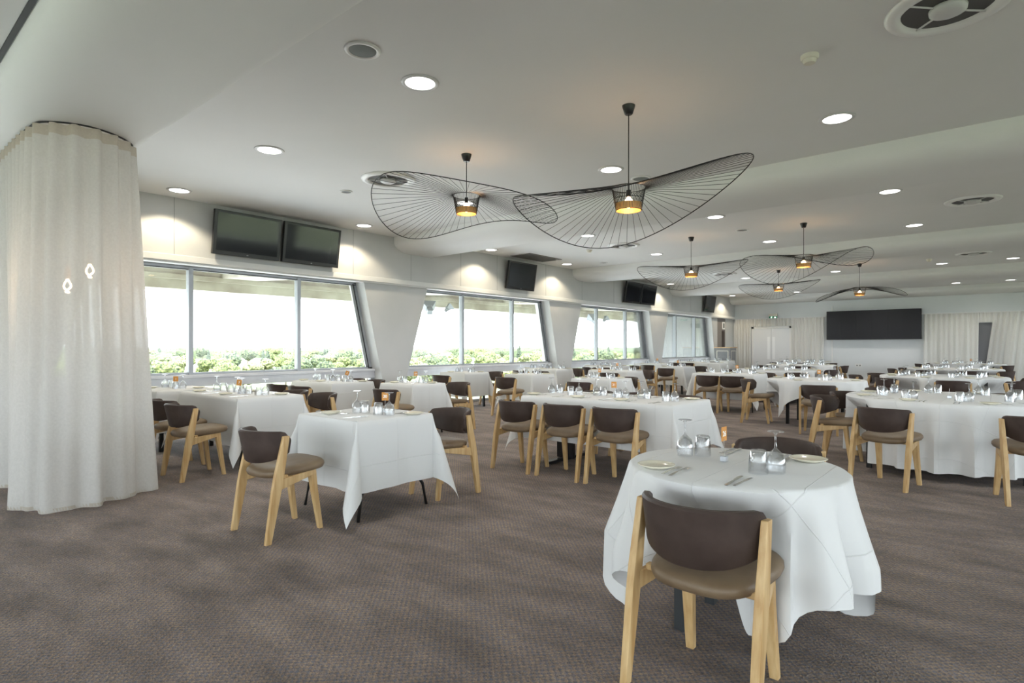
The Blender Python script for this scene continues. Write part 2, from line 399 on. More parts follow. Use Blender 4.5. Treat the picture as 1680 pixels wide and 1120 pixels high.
# doorway seen between the right-hand curtains
d = bpy.data.objects.new('door_3', None); COL.objects.link(d); struct(d); d.location = (-.3, YF, 0)
b = MB(); b.box(-.36, .36, -.03, -.005, 0, 2.12); part('door_leaf', b, M['shadegrey'], d)  # flat grey sheet, the darkness of the doorway painted in
b = MB(); b.box(-.4, -.36, -.05, 0, 0, 2.16); b.box(.36, .4, -.05, 0, 0, 2.16); b.box(-.4, .4, -.05, 0, 2.12, 2.16); part('door_frame', b, M['white'], d)

# ------------------------------------------------------------------ chairs
def sweep_plank(mb, pts):      # pts: (x,y,z, halfwidth x, halfdepth y)
    mb.loft([[(x - a, y - c, z), (x + a, y - c, z), (x + a, y + c, z), (x - a, y + c, z)] for x, y, z, a, c in pts])
def make_chair():
    t = thing('dining_chair', '', 'chair')
    for s in (-1, 1):
        b = MB(); sweep_plank(b, [(s * .238, .0, 0, .015, .020), (s * .238, .058, .34, .016, .031), (s * .238, .075, .43, .016, .031), (s * .236, .125, .685, .013, .022)])
        part('leg', b, M['wood'], t, bevel=.005)
    for s in (-1, 1):
        b = MB(); sweep_plank(b, [(s * .170, .415, 0, .017, .016), (s * .160, .370, .30, .024, .019), (s * .158, .355, .425, .027, .022)])
        part('leg', b, M['wood'], t, bevel=.005)
    b = MB()
    for s in (-1, 1):
        b.hexa([(s * .222, .08, .335), (s * .245, .08, .335), (s * .185, .375, .392), (s * .16, .375, .392), (s * .222, .08, .405), (s * .245, .08, .405), (s * .185, .375, .425), (s * .16, .375, .425)])
    b.box(-.22, .22, .12, .15, .40, .425); b.box(-.165, .165, .33, .355, .40, .425)
    part('seat_frame', b, M['wood'], t, bevel=.003, seg=1)
    # seat pad: rounded shield outline, domed
    N = 44; out = []
    for i in range(N):
        a = 2 * PI * i / N; c, s_ = math.cos(a), math.sin(a); e = 2 / 3.1
        x = abs(c) ** e * (1 if c > 0 else -1); y = abs(s_) ** e * (1 if s_ > 0 else -1)
        out.append((x * (.216 + .024 * y), .245 + y * .235))
    cx, cy = 0, .245
    def ring(k, z, dip=0): return [(cx + (x - cx) * k, cy + (y - cy) * k, z - dip * (abs(x) / .22) * 0 + .012 * ((y - cy) / .2)) for x, y in out]
    b = MB(); b.loft([ring(.86, .412), ring(.965, .420), ring(1., .438), ring(.99, .454), ring(.94, .467), ring(.8, .476), ring(.5, .478), ring(.2, .477)])
    part('seat', b, M['seatfab'], t, smooth=True)
    # backrest: curved upholstered band whose ends wrap forward inside the legs
    n = 28; outer = []
    for i in range(n + 1):
        u = -1 + 2 * i / n; a = u * R(76)
        x = math.sin(a) / math.sin(R(76)) * .232; y = .175 - (math.cos(a) - math.cos(R(76))) / (1 - math.cos(R(76))) * .205
        au = abs(u)
        zt = .712 + .012 * (1 - au ** 2); zb = .498 + .075 * au ** 2.4
        if au > .86:
            k = (au - .86) / .14; r = .045 * (1 - math.sqrt(max(0, 1 - k * k))); zt -= r; zb += r * 1.6
        outer.append((u, Vector((x, y, 0)), zt, zb))
    rings = []
    for i, (u, p, zt, zb) in enumerate(outer):
        q = outer[min(i + 1, n)][1] - outer[max(i - 1, 0)][1]; q.normalize(); nn = Vector((-q.y, q.x, 0))   # points inward (towards +y)
        h = zt - zb; T = .034 if abs(u) < .97 else .02
        ln = lambda z: .022 * (z - .6) / .1   # slight backwards lean with height
        sec = [(0, zb + .012), (0, zb + h * .5), (0, zt - .012), (.25, zt - .002), (.75, zt - .002), (1, zt - .012), (1, zb + h * .5), (1, zb + .012), (.75, zb + .002), (.25, zb + .002)]
        rings.append([tuple(p + nn * (T * s_ - .006) + Vector((0, -ln(z), z))) for s_, z in sec])
    b = MB(); b.loft(rings); part('backrest', b, M['leather'], t, smooth='auto')
    return Proto(t)
CHAIR = make_chair()
ROUNDS = [(-.93, 2.66, .45), (-2.37, 10.6, .72), (-.45, 7.72, .92), (-.85, 13.25, .95), (-.91, 18.0, .95), (-.85, 23.4, .95), (-4.07, 14.75, .9), (-4.7, 19.2, .95), (-5.5, 22.9, .95)]
DENTS = []
def chair(x, y, ang, where, group=None):
    """x, y: middle of the rear feet; ang: heading of the sitter, degrees from +Y, clockwise"""
    for (cx, cy, r) in ROUNDS:
        d = Vector((x - cx, y - cy)); L = d.length
        hd = Vector((math.sin(R(ang)), math.cos(R(ang))))
        if L < r + 1.2 and hd.dot(-d) > 0:
            if L < r + .27 : d *= (r + .27) / L; x, y = cx + d.x, cy + d.y; L = r + .27
            e = Vector((x, y)) + hd * .26 - Vector((cx, cy))      # middle of the seat
            DENTS.append((cx, cy, math.atan2(e.y, e.x), min(.24 if r < .5 else 9, max(0, r + .07 - (e.length - .25)))))
    lab = where if where.startswith('!') else 'brown leather dining chair ' + where
    return CHAIR.put((x, y, 0), R(-ang), lab.lstrip('!'), group)

# ------------------------------------------------------------------ tableware prototypes
b = MB()
b.lathe([(.0355, 0), (.0375, .004), (.041, .03), (.040, .055), (.031, .080), (.012, .098), (.0052, .106), (.0042, .135), (.0045, .162), (.010, .171), (.032, .1745), (.034, .176), (.032, .1775), (.003, .1765)], 20)
b.lathe([(.0345, .001), (.0365, .02), (.0385, .035), (.036, .055), (.026, .076), (.006, .092)], 20)
WINE = Proto(tag(part('wine_glass', b, M['glass'], smooth=True), '', 'glass'))
b = MB()
b.lathe([(.039, 0), (.0385, .012), (.036, .055), (.032, .094), (.029, .099), (.002, .1)], 36)
b.lathe([(.0365, .001), (.034, .05), (.0295, .085), (.002, .088)], 36)
for v in b.bm.verts:      # pressed vertical flutes
    if .01 < v.co.z < .096: k = 1 + .035 * (1 if round(math.atan2(v.co.y, v.co.x) / (2 * PI) * 36) % 2 else -1); v.co.x *= k; v.co.y *= k
TUMB = Proto(tag(part('tumbler', b, M['glass'], smooth=True), '', 'glass'))
b = MB(); b.lathe([(.0, .004), (.045, .004), (.05, 0), (.055, .003), (.078, .013), (.082, .016), (.080, .017), (.074, .0145), (.055, .008), (.045, .0065), (.001, .0065)], 28)
PLATE = Proto(tag(part('side_plate', b, M['plate'], smooth=True), '', 'plate'))
def make_fork(s):
    b = MB(); w = .0045 * s
    b.loft([[(x - a, y, z), (x + a, y, z), (x + a, y, z + .0016), (x - a, y, z + .0016)] for x, y, z, a in [(0, -.095 * s, .001, w * 1.5), (0, -.075 * s, .002, w * 1.5), (0, -.02 * s, .006, w * .7), (0, .025 * s, .006, w * .7), (0, .042 * s, .004, w * 2.3), (0, .054 * s, .003, w * 2.5)]])
    for k in range(4):
        x = (k - 1.5) * w * 1.35
        b.loft([[(x - a, y, z), (x + a, y, z), (x + a, y, z + .0016), (x - a, y, z + .0016)] for y, z, a in [(.053 * s, .003, w * .42), (.075 * s, .003, w * .38), (.096 * s, .005, w * .2)]])
    return Proto(tag(part('fork', b, M['steel']), '', 'cutlery'))
FORK = make_fork(1.); FORKS = make_fork(.86)
def make_knife(s):
    b = MB(); w = .0045 * s
    b.loft([[(x - a, y, .001), (x + c, y, .001), (x + c, y, .004), (x - a, y, .004)] for x, y, a, c in [(0, -.105 * s, w * 1.3, w * 1.3), (0, -.09 * s, w * 1.6, w * 1.6), (0, -.01 * s, w, w), (0, 0, w * .9, w * .9)]])
    b.loft([[(-a, y, .0015), (c, y, .0015), (c, y, .0028), (-a, y, .0028)] for y, a, c in [(0, w * .9, w * .9), (.02 * s, w * 2, w * 1.5), (.08 * s, w * 2.1, w * 1.5), (.102 * s, w * .8, w * 1.5)]])
    return Proto(tag(part('knife', b, M['steel']), '', 'cutlery'))
KNIFE = make_knife(1.); KNIFES = make_knife(.88)
def number_stand(x, y, num, label, rz, tilt=0):
    t = thing('table_number_stand', label, 'table number', (x, y, TZ + .002), rz)
    b = MB(); b.box(-.014, .014, -.014, .014, 0, .026); part('base', b, M['block'], t, bevel=.002, seg=1)
    b = MB(); b.tube([(0, 0, .025), (0, 0, .105)], .0016, 6); part('rod', b, M['steel'], t)
    c = MB(); c.box(-.0275, .0275, -.0006, .0006, -.033, .033); cd = part('card', c, M['card'], t); cd.location = (0, 0, .128); cd.rotation_euler = (0, R(tilt), 0)
    me = text_mesh(num, .034, M['cardtext'], .0004)
    p = link('printed_number', me, cd); p.rotation_euler = (R(90), 0, 0); p.location = (0, -.0015, 0)
    return t

# ------------------------------------------------------------------ chairs in place
chair(-3.83, 1.82, 0, 'at the near side of the near square table')
chair(-3.73, 3.67, 180, 'at the far side of the near square table')
chair(-6.10, 2.14, 0, 'pulled out front right of the long curtain-side table')
chair(-6.76, 2.21, 0, 'second in, closest to the sheer curtain')
chair(-6.20, 3.92, 180, 'far right of the long curtain-side table')
chair(-6.84, 3.92, 180, 'far left of the long curtain-side table')
chair(-7.66, 4.26, 0, 'near right of the long table under the first window')
chair(-8.28, 4.26, 0, 'near left of the long table under the first window')
chair(-8.02, 6.02, 180, 'far right of the long table under the first window')
chair(-8.58, 6.02, 180, 'far left of the long table under the first window')
chair(-6.24, 4.68, 0, 'just behind card 20, facing the first pier table')
chair(-6.46, 6.45, 180, 'at the far side of the table before the first pier')
chair(-8.46, 7.72, 0, 'at the near side of the first window table past the pier')
chair(-8.62, 9.7, 180, 'at the far side of the first window table past the pier')
chair(-6.98, 7.95, 0, 'standing free in front of the square table under the second window')
chair(-8.72, 10.5, 0, 'near left of the window table before the second pier')
chair(-8.12, 10.5, 0, 'near right of the window table before the second pier')
chair(-8.35, 12.5, 180, 'far side of the window table before the second pier')
chair(-6.46, 10.75, 0, 'near right of the long table facing the third window')
chair(-6.45, 12.65, 180, 'far right of the long table facing the third window')
chair(-5.15, 7.62, 0, 'near side of the small table behind the six-seat table')
chair(-5.22, 9.52, 180, 'far side of the small table behind the six-seat table')
chair(-3.85, 4.51, 0, 'leftmost of the three along the near side of the six-seat table')
chair(-3.28, 4.53, 0, 'middle one of three along the near side of the six-seat table')
chair(-2.72, 4.55, 0, 'rightmost of the three along the near side of the six-seat table')
chair(-3.85, 6.30, 180, 'far left of the six-seat table')
chair(-3.32, 6.30, 180, 'far middle of the six-seat table')
chair(-2.72, 6.28, 180, 'far right corner of the six-seat table')
chair(-4.40, 11.0, 0, 'near left of the four-seat table left of the pointed cloth')
chair(-3.93, 11.0, 0, 'near right of the four-seat table left of the pointed cloth')
chair(-3.85, 12.95, 180, 'far right of the four-seat table left of the pointed cloth')
chair(-3.38, 10.15, 82, 'turned sideways left of the pointed cloth')
chair(-2.02, 9.22, -14, 'in front of the pointed cloth round table')
chair(-3.35, 13.42, -22, 'peeping over the round table with pointed cloth')
chair(-6.72, 14.05, 0, 'near side of the square table before the third pier')
chair(-6.6, 16.2, 180, 'far side of the square table before the third pier')
chair(-8.66, 13.4, 0, 'near left of the window table under the third window')
chair(-8.14, 13.4, 0, 'near right of the window table under the third window')
chair(-8.3, 15.4, 180, 'far side of the window table under the third window')
chair(-8.35, 16.2, 0, 'near side of the window table beyond the third window')
chair(-8.85, 19.3, 0, 'near left of the window table under the last window')
chair(-8.4, 19.3, 0, 'near right of the window table under the last window')
chair(-8.2, 21.4, 180, 'far side of the window table under the last window')
chair(-2.9, 14.75, -90, 'right side of the round table behind the pointed cloth')
chair(-3.05, 15.55, -125, 'far-right side of the round table behind the pointed cloth')
chair(-5.15, 14.3, 60, 'left side of the round table behind the pointed cloth')
chair(-3.55, 19.3, -90, 'right side of the round table left below the screen')
chair(-4.4, 18.0, -5, 'near side of the round table left below the screen')
chair(-5.6, 18.3, 45, 'near-left side of the round table left below the screen')
chair(-6.3, 21.9, 40, 'near-left side of the farthest round table by the doors')
chair(-5.4, 21.7, 0, 'near side of the farthest round table by the doors')
chair(-4.4, 22.3, -60, 'near-right side of the farthest round table by the doors')
# around the large round tables
chair(-1.62, 7.30, 98, 'left side of the large round table, seat showing')
chair(-1.46, 8.12, 122, 'far-left side of the large round table at right front')
chair(-.87, 6.14, 18, 'in front left of the large round table at right')
chair(.26, 6.16, -20, 'cut by the right picture edge, front of large round table')
chair(-1.30, 9.2, 140, 'far side of the large round table at right front')
chair(-2.28, 13.15, 88, 'left side of the second large round table at right')
chair(-2.1, 14.3, 120, 'far-left side of the second large round table at right')
chair(-1.66, 12.2, 42, 'near-left side of the second large round table at right')
chair(-.62, 11.82, 0, 'near side of the second large round table at right')
chair(.28, 12.5, -55, 'near-right side of the second large round table at right')
chair(.45, 13.8, -100, 'right side of the second large round table at right')
chair(-2.2, 17.6, 80, 'left side of the third large round table at right')
chair(-2.05, 18.5, 110, 'far-left side of the third large round table at right')
chair(-1.45, 16.85, 28, 'near-left side of the third large round table at right')
chair(-.55, 16.75, -12, 'near side of the third large round table at right')
chair(.15, 17.3, -60, 'near-right side of the third large round table at right')
chair(-2.15, 23.2, 80, 'left side of the farthest round table below right curtains')
chair(-1.9, 24.2, 110, 'far-left side of the farthest round table below right curtains')
chair(.2, 22.7, -60, 'right side of the farthest round table below right curtains')
# around the nearest round table
chair(-.85, 1.94, 2, 'nearest the camera, tucked against the nearest round table')
chair(-1.02, 3.70, 172, 'behind the nearest round table, only its back rail showing')

# ------------------------------------------------------------------ tables, cloths
def table_legs_fold(t, hx, hy):     # two pairs of bent tubular legs
    for sx in (-1, 1):
        for sy in (-1, 1):
            b = MB(); b.tube([(sx * (hx - .07), sy * (hy - .22), .70), (sx * (hx - .06), sy * (hy - .20), .42), (sx * (hx - .05), sy * (hy - .13), .30), (sx * (hx - .03), sy * (hy - .05), .17), (sx * (hx - .02), sy * (hy - .02), 0)], .0125, 8)
            part('leg', b, M['darkmetal'], t, smooth=True)
def table_legs_post(t, hx, hy, m='darkmetal', r=.022):
    for sx in (-1, 1):
        for sy in (-1, 1):
            b = MB(); b.box(sx * (hx - .06) - r, sx * (hx - .06) + r, sy * (hy - .06) - r, sy * (hy - .06) + r, 0, .70); part('leg', b, M[m], t, bevel=.003, seg=1)
def table_legs_tee(t, hx, hy):
    for sx in (-1, 1):
        b = MB(); x = sx * (hx - .28); b.box(x - .11, x - .03, -.025, .025, .02, .70); b.box(x + .03, x + .11, -.025, .025, .02, .70)
        b.box(x - .035, x + .035, -hy + .06, hy - .06, 0, .03); part('leg', b, M['black'], t, bevel=.003, seg=1)
UV = True
def cloth_object(name, rings, uvs, label, loc, rz, group=None, m='cloth'):
    bm = bmesh.new(); uvl = bm.loops.layers.uv.new('UVMap')
    L = [[bm.verts.new(p) for p in r] for r in rings]; n = len(L[0])
    for a in range(len(L) - 1):
        for i in range(n):
            j = (i + 1) % n
            try: f = bm.faces.new((L[a][i], L[a][j], L[a + 1][j], L[a + 1][i]))
            except ValueError: continue
            for lp, (ra, ii) in zip(f.loops, ((a, i), (a, j), (a + 1, j), (a + 1, i))): lp[uvl].uv = uvs[ra][ii]
    f = bm.faces.new(L[0])
    for lp, ii in zip(f.loops, range(n)): lp[uvl].uv = uvs[0][ii]
    bmesh.ops.recalc_face_normals(bm, faces=bm.faces)
    me = bpy.data.meshes.new(name); bm.to_mesh(me); bm.free(); me.materials.append(M[m])
    for p in me.polygons: p.use_smooth = True
    me.set_sharp_from_angle(angle=R(50))
    return tag(link(name, me, loc=loc, rz=rz), label, 'tablecloth', group)
def rect_cloth(cx, cy, hx, hy, drop, label, seed=0, group=None):
    rg = random.Random(seed + 11); z0 = TZ - TZ * 0
    hx += .012; hy += .012; P = []           # base point, outward dir, length, kind
    def side(a, b_, nrm, n):
        for i in range(n):
            u = i / n; P.append((Vector(a).lerp(Vector(b_), u), Vector(nrm), drop, u, 0))
    def fan(c, a0, n=18):
        sk = rg.uniform(-.3, .3)
        for i in range(n):
            ph = i / n * 90; L = drop / max(math.cos(R(ph)), math.sin(R(ph)))
            w = math.sin(R(2 * ph)) ** 1.1
            aa = R(a0 + 45 + (ph - 45) * 1.25 + sk * 40 * w)
            P.append((Vector(c), Vector((math.cos(aa), math.sin(aa))), L, ph, w))
    nx, ny = max(10, int(hx * 40)), max(10, int(hy * 40))
    side((hx, -hy), (hx, hy), (1, 0), ny); fan((hx, hy), 0)
    side((hx, hy), (-hx, hy), (0, 1), nx); fan((-hx, hy), 90)
    side((-hx, hy), (-hx, -hy), (-1, 0), ny); fan((-hx, -hy), 180)
    side((-hx, -hy), (hx, -hy), (0, -1), nx); fan((hx, -hy), 270)
    rows = 16; rings, uvs = [], []
    fl = rg.uniform(0, 6)
    def sample(p, nrm, L, u, w, s_):
        t = s_ / L if L else 0
        if s_ <= .0: return (p.x - nrm.x * .004, p.y - nrm.y * .004, TZ), (p.x, p.y)
        ang = .02 + .27 * w
        off = .010 * min(1, s_ / .03) + s_ * math.sin(ang) * min(1, s_ / .2)
        if w == 0: off += .012 * t * math.sin(u * 7 + fl) + .006 * t * math.sin(u * 17 + fl)
        zz = TZ - s_ * math.cos(ang * .95) + .004
        return (p.x + nrm.x * off, p.y + nrm.y * off, max(.012, zz)), (p.x + nrm.x * s_, p.y + nrm.y * s_)
    for j in range(rows + 1):
        r_, v_ = [], []
        for (p, nrm, L, u, w) in P:
            s_ = 0 if j == 0 else (.012 if j == 1 else .012 + (L - .012) * (j - 1) / (rows - 1))
            a, c = sample(p, nrm, L, u, w, s_); r_.append(a); v_.append(c)
        rings.append(r_); uvs.append(v_)
    return cloth_object('tablecloth', rings, uvs, label, (cx, cy, 0), 0, group)
def round_cloth(cx, cy, r, half, rot, label, seed=0, folds=11, amp=.05, roundc=None, tips=0.):
    rg = random.Random(seed + 5); N = 176; ph = [rg.uniform(0, 6.28) for _ in range(6)]; rings, uvs = [], []
    rows = 16
    for j in range(rows + 1):
        R_, U_ = [], []
        for i in range(N):
            th = 2 * PI * i / N; c, s_ = math.cos(th), math.sin(th)
            Lc = (roundc + tips * max(0, math.cos(4 * (th - rot))) ** 2 if roundc else half / max(abs(math.cos(th - rot)), abs(math.sin(th - rot)))) - r
            t = 0 if j == 0 else (.02 if j == 1 else .02 + .98 * (j - 1) / (rows - 1)); d = Lc * t
            fo = math.sin(th * folds + ph[0] + .9 * math.sin(th * 2 + ph[1])); fo = 1 - 2 * (1 - abs(fo)) ** 1.3 if False else (abs(fo) ** .75) * (1 if fo > 0 else -1); fo2 = math.sin(th * (folds * 2 + 3) + ph[2])
            g = min(1, d / .35) ** 1.1
            rad = r + .004 + (.012 if j else 0) + g * (amp * (fo * .8 + .2 * fo2) + amp * .55) + .02 * (d / .6)
            for (ex, ey, ea, ed) in DENTS:
                if (ex, ey) == (cx, cy) and ed > 0:
                    da = (th - ea + PI) % (2 * PI) - PI; hw = math.atan2(.27 if r > .5 else .2, r)
                    k = max(0, min(1, (hw * 1.45 - abs(da)) / (hw * .45))); k = k * k * (3 - 2 * k); q = max(0, min(1, (d - .03) / .19))
                    rad = rad * (1 - k * q) + k * q * min(rad, r + .03 - ed)
            slope = 1 - .02 * g
            R_.append((rad * c, rad * s_, max(.012, TZ - d * slope + (.0 if j == 0 else -.001)))); U_.append(((r + d) * c, (r + d) * s_))
        rings.append(R_); uvs.append(U_)
    return cloth_object('tablecloth', rings, uvs, label, (cx, cy, 0), 0)

def polar_name(dx, dy, px, py):
    """where (dx,dy) lies around a table at px,py, as seen from the camera"""
    v = Vector((px, py)).normalized(); r = Vector((v.y, -v.x)); q = Vector((dx, dy))
    a = math.degrees(math.atan2(q.dot(r), q.dot(v))) % 360
    return ['far', 'far-right', 'right', 'near-right', 'near', 'near-left', 'left', 'far-left'][int((a + 22.5) // 45) % 8]
def setting(x, y, ang, where, table, cutlery=True, du=0.):
    """x, y: table edge in front of the sitter; ang: heading of the sitter (deg from +Y clockwise)"""
    a = R(-ang); c, s_ = math.cos(a), math.sin(a)
    def W(u, v): return (x + u * c - v * s_, y + u * s_ + v * c, TZ + .002)
    at = 'at the %s place, %s' % (where, table)
    j = lambda k: rnd.uniform(-k, k)
    PLATE.put(W(-.245 + j(.01), .15 + j(.01)), 0, 'cream side plate ' + at)
    WINE.put(W(.20 + du + j(.012), .385 + j(.012)), j(3), 'upturned wine glass ' + at)
    TUMB.put(W(.135 + du + j(.01), .335 + j(.012)), j(3), 'upturned tumbler ' + at)
    if cutlery:
        FORKS.put(W(-.155, .135), a + j(.05), 'small fork ' + at)
        FORK.put(W(-.120, .135), a + j(.05), 'large fork ' + at)
        KNIFE.put(W(.115, .125), a + j(.05), 'large knife ' + at)
        KNIFES.put(W(.150, .125), a + j(.05), 'small knife ' + at)
def rect_table(x0, x1, y0, y1, desc, legs, near, far, drop=.50, cutlery=True, seed=0, top='square'):
    cx, cy, hx, hy = (x0 + x1) / 2, (y0 + y1) / 2, (x1 - x0) / 2, (y1 - y0) / 2
    t = thing('dining_table', 'table under white cloth: ' + desc, 'table', (cx, cy, 0))
    b = MB(); b.box(-hx, hx, -hy, hy, .70, TZ - .006); part('tabletop', b, M['oak'], t, bevel=.003, seg=1)
    dict(fold=table_legs_fold, post=table_legs_post, tee=table_legs_tee)[legs](t, hx, hy)
    rect_cloth(cx, cy, hx, hy, drop, 'white linen tablecloth over the ' + desc, seed)
    for xs, yy, ang, side in ((near, y0, 0, 'near'), (far, y1, 180, 'far')):
        n = len(xs)
        for i, x in enumerate(xs):
            w = side if n == 1 else side + '-' + (('left', 'right') if n == 2 else ('left', 'middle', 'right'))[i]
            setting(x, yy, ang, w, desc, cutlery)
def round_table(cx, cy, r, desc, legs='post', half=.89, rot=0, roundc=None, seats=(), cutlery=True, seed=0, folds=11, amp=.05, tips=0.):
    t = thing('round_table', 'round table under white cloth: ' + desc, 'table', (cx, cy, 0))
    b = MB(); b.lathe([(r - .004, .70), (r, .706), (r, TZ - .012), (r - .004, TZ - .006)], 48, cap0=True, cap1=True); part('tabletop', b, M['oak'], t)
    h = r * .74 if r > .8 else (.40 if r > .5 else .235)
    table_legs_post(t, h, h, 'greymetal' if r < .5 else 'darkmetal', .024)
    round_cloth(cx, cy, r, half, rot, 'white linen tablecloth over the ' + desc, seed, folds, amp, roundc, tips)
    for a in seats:
        dx, dy = math.sin(R(a)), math.cos(R(a))           # sitter is on this side, looking inwards
        setting(cx + dx * r, cy + dy * r, a + 180, polar_name(dx, dy, cx, cy), desc, cutlery, .05 if r < .5 and a == 0 else 0)

# square and long tables: (x0,x1,y0,y1, name, legs, seats near, seats far)
T = 'near square table left of centre'
rect_table(-4.30, -3.54, 2.46, 3.15, T, 'fold', [-3.86], [-3.80], drop=.52, seed=1)
rect_table(-7.50, -6.02, 2.74, 3.44, 'long table beside the sheer curtain', 'fold', [-7.1, -6.42], [-7.1, -6.42], drop=.5, seed=2)
rect_table(-8.55, -7.72, 2.55, 3.25, 'table behind the sheer curtain', 'post', [-8.2], [-8.2], drop=.5, cutlery=False, seed=3)
rect_table(-8.60, -7.50, 4.78, 5.48, 'long table under the first window', 'post', [-8.3, -7.8], [-8.3, -7.8], seed=4)
rect_table(-7.05, -6.35, 5.33, 5.93, 'square table before the first pier', 'fold', [-6.7], [-6.7], seed=5)
rect_table(-9.10, -8.40, 8.42, 9.12, 'first window table past the first pier', 'post', [-8.72], [-8.72], cutlery=False, seed=6)
rect_table(-7.50, -6.85, 8.68, 9.36, 'square table under the second window', 'post', [-7.15], [-7.15], cutlery=False, seed=7)
rect_table(-9.18, -8.15, 11.25, 11.92, 'window table before the second pier', 'post', [-8.9, -8.4], [-8.9, -8.4], cutlery=False, seed=8)
rect_table(-7.30, -6.32, 11.4, 12.08, 'long table facing the third window', 'post', [-7.05, -6.55], [-7.05, -6.55], cutlery=False, seed=9)
rect_table(-5.62, -4.90, 8.25, 8.95, 'small table just behind the six-seat table', 'post', [-5.25], [-5.25], cutlery=False, seed=10)
rect_table(-4.05, -2.30, 4.98, 5.82, 'six-seat table in mid-room', 'tee', [-3.78, -3.2, -2.66], [-3.78, -3.2, -2.66], drop=.46, seed=11)
rect_table(-4.85, -3.66, 11.5, 12.3, 'four-seat table left of the pointed cloth', 'fold', [-4.5, -3.95], [-4.5, -3.95], drop=.5, cutlery=False, seed=12)
rect_table(-7.20, -6.50, 14.75, 15.45, 'square table before the third pier', 'post', [-6.85], [-6.85], cutlery=False, seed=13)
rect_table(-9.20, -8.15, 14.1, 14.8, 'window table under the third window', 'post', [-8.95, -8.45], [-8.95, -8.45], cutlery=False, seed=14)
rect_table(-9.15, -8.25, 17.0, 17.7, 'window table beyond the third window', 'post', [-8.7], [-8.7], cutlery=False, seed=15)
rect_table(-9.15, -8.15, 20.0, 20.7, 'window table under the last window', 'post', [-8.9, -8.4], [-8.9, -8.4], cutlery=False, seed=16)
rect_table(-7.95, -7.2, 19.2, 19.9, 'square table left of the grey cabinet', 'post', [-7.57], [-7.57], cutlery=False, seed=17)
rect_table(-9.0, -8.0, 22.2, 22.9, 'last window table beside the grey cabinet', 'post', [-8.75, -8.25], [-8.75, -8.25], cutlery=False, seed=18)
ALL8 = (180, 225, 270, 315, 0, 45, 90, 135)
def ring8(cx, cy, off=0): # eight places named by the view from the camera
    v = math.degrees(math.atan2(cx, cy)); return [v + 45 * k + off for k in range(8)]
round_table(-.93, 2.66, .45, 'nearest small round table', roundc=.45 + .43, tips=.24, rot=R(-56), seats=(180, 0), seed=31, folds=12, amp=.07)
round_table(-2.37, 10.6, .72, 'mid-room round table with pointed cloth', half=.95, rot=R(12), seats=ring8(-2.37, 10.6)[::2], cutlery=False, seed=32, folds=15)
round_table(-.45, 7.72, .92, 'large round table at right front', roundc=.92 + .66, seats=ring8(-.45, 7.72, 4), seed=33, folds=21, amp=.062)
round_table(-.85, 13.25, .95, 'second large round table at right', roundc=.95 + .66, seats=ring8(-.85, 13.25), cutlery=False, seed=34, folds=21, amp=.06)
round_table(-.91, 18.0, .95, 'third large round table at right', roundc=.95 + .66, seats=ring8(-.91, 18.0), cutlery=False, seed=35, folds=17)
round_table(-.85, 23.4, .95, 'farthest round table below the right curtains', roundc=.95 + .66, seats=ring8(-.85, 23.4), cutlery=False, seed=36, folds=17)
round_table(-4.07, 14.75, .9, 'round table behind the pointed cloth', roundc=.9 + .62, seats=ring8(-4.07, 14.75), cutlery=False, seed=37, folds=17)
round_table(-4.7, 19.2, .95, 'round table left below the big screen', roundc=.95 + .62, seats=ring8(-4.7, 19.2), cutlery=False, seed=38, folds=17)
round_table(-5.5, 22.9, .95, 'farthest round table by the double doors', roundc=.95 + .62, seats=ring8(-5.5, 22.9), cutlery=False, seed=39, folds=17)

CA = -40
number_stand(-.99, 2.70, '26', 'orange table number card 26 on nearest small round table', R(86))
number_stand(-3.86, 2.95, '20', 'orange table number card 20 on near square table left of centre', R(38))
number_stand(-6.62, 3.02, '7', 'orange table number card 7 on long table beside the curtain', R(45), 6)
number_stand(-8.0, 2.85, '1', 'orange table number card half hidden on table behind the curtain', R(70))
number_stand(-7.75, 5.2, '2', 'tilted orange table number card on long table under first window', R(40), 20)
number_stand(-6.78, 5.75, '19', 'orange table number card on square table before the first pier', R(38))
number_stand(-3.18, 5.45, '21', 'orange table number card 21 on the six-seat table', R(32))
number_stand(-5.3, 8.6, '22', 'orange table number card on small table behind six-seat table', R(60))
number_stand(-6.8, 11.8, '17', 'orange table number card on long table facing third window', R(40))
number_stand(-4.15, 12.05, '23', 'orange table number card on four-seat table left of pointed cloth', R(25), -8)
number_stand(-2.27, 10.4, '30', 'orange table number card 30 on round table with pointed cloth', R(20))
number_stand(-6.85, 15.2, '16', 'orange table number card on square table before third pier', R(40))
number_stand(-8.55, 17.4, '5', 'orange table number card on window table beyond third window', R(40))
number_stand(-.75, 23.2, '40', 'orange table number card on farthest round table below right curtains', R(0))
t = thing('card_holder', 'empty metal card holder block on the large round table at right', 'card holder', (-.42, 7.55, TZ + .002))
b = MB(); b.box(-.018, .018, -.018, .018, 0, .026); part('base', b, M['block'], t, bevel=.002, seg=1)
b = MB(); b.tube([(0, 0, .025), (0, 0, .1)], .0014, 6); part('rod', b, M['steel'], t)

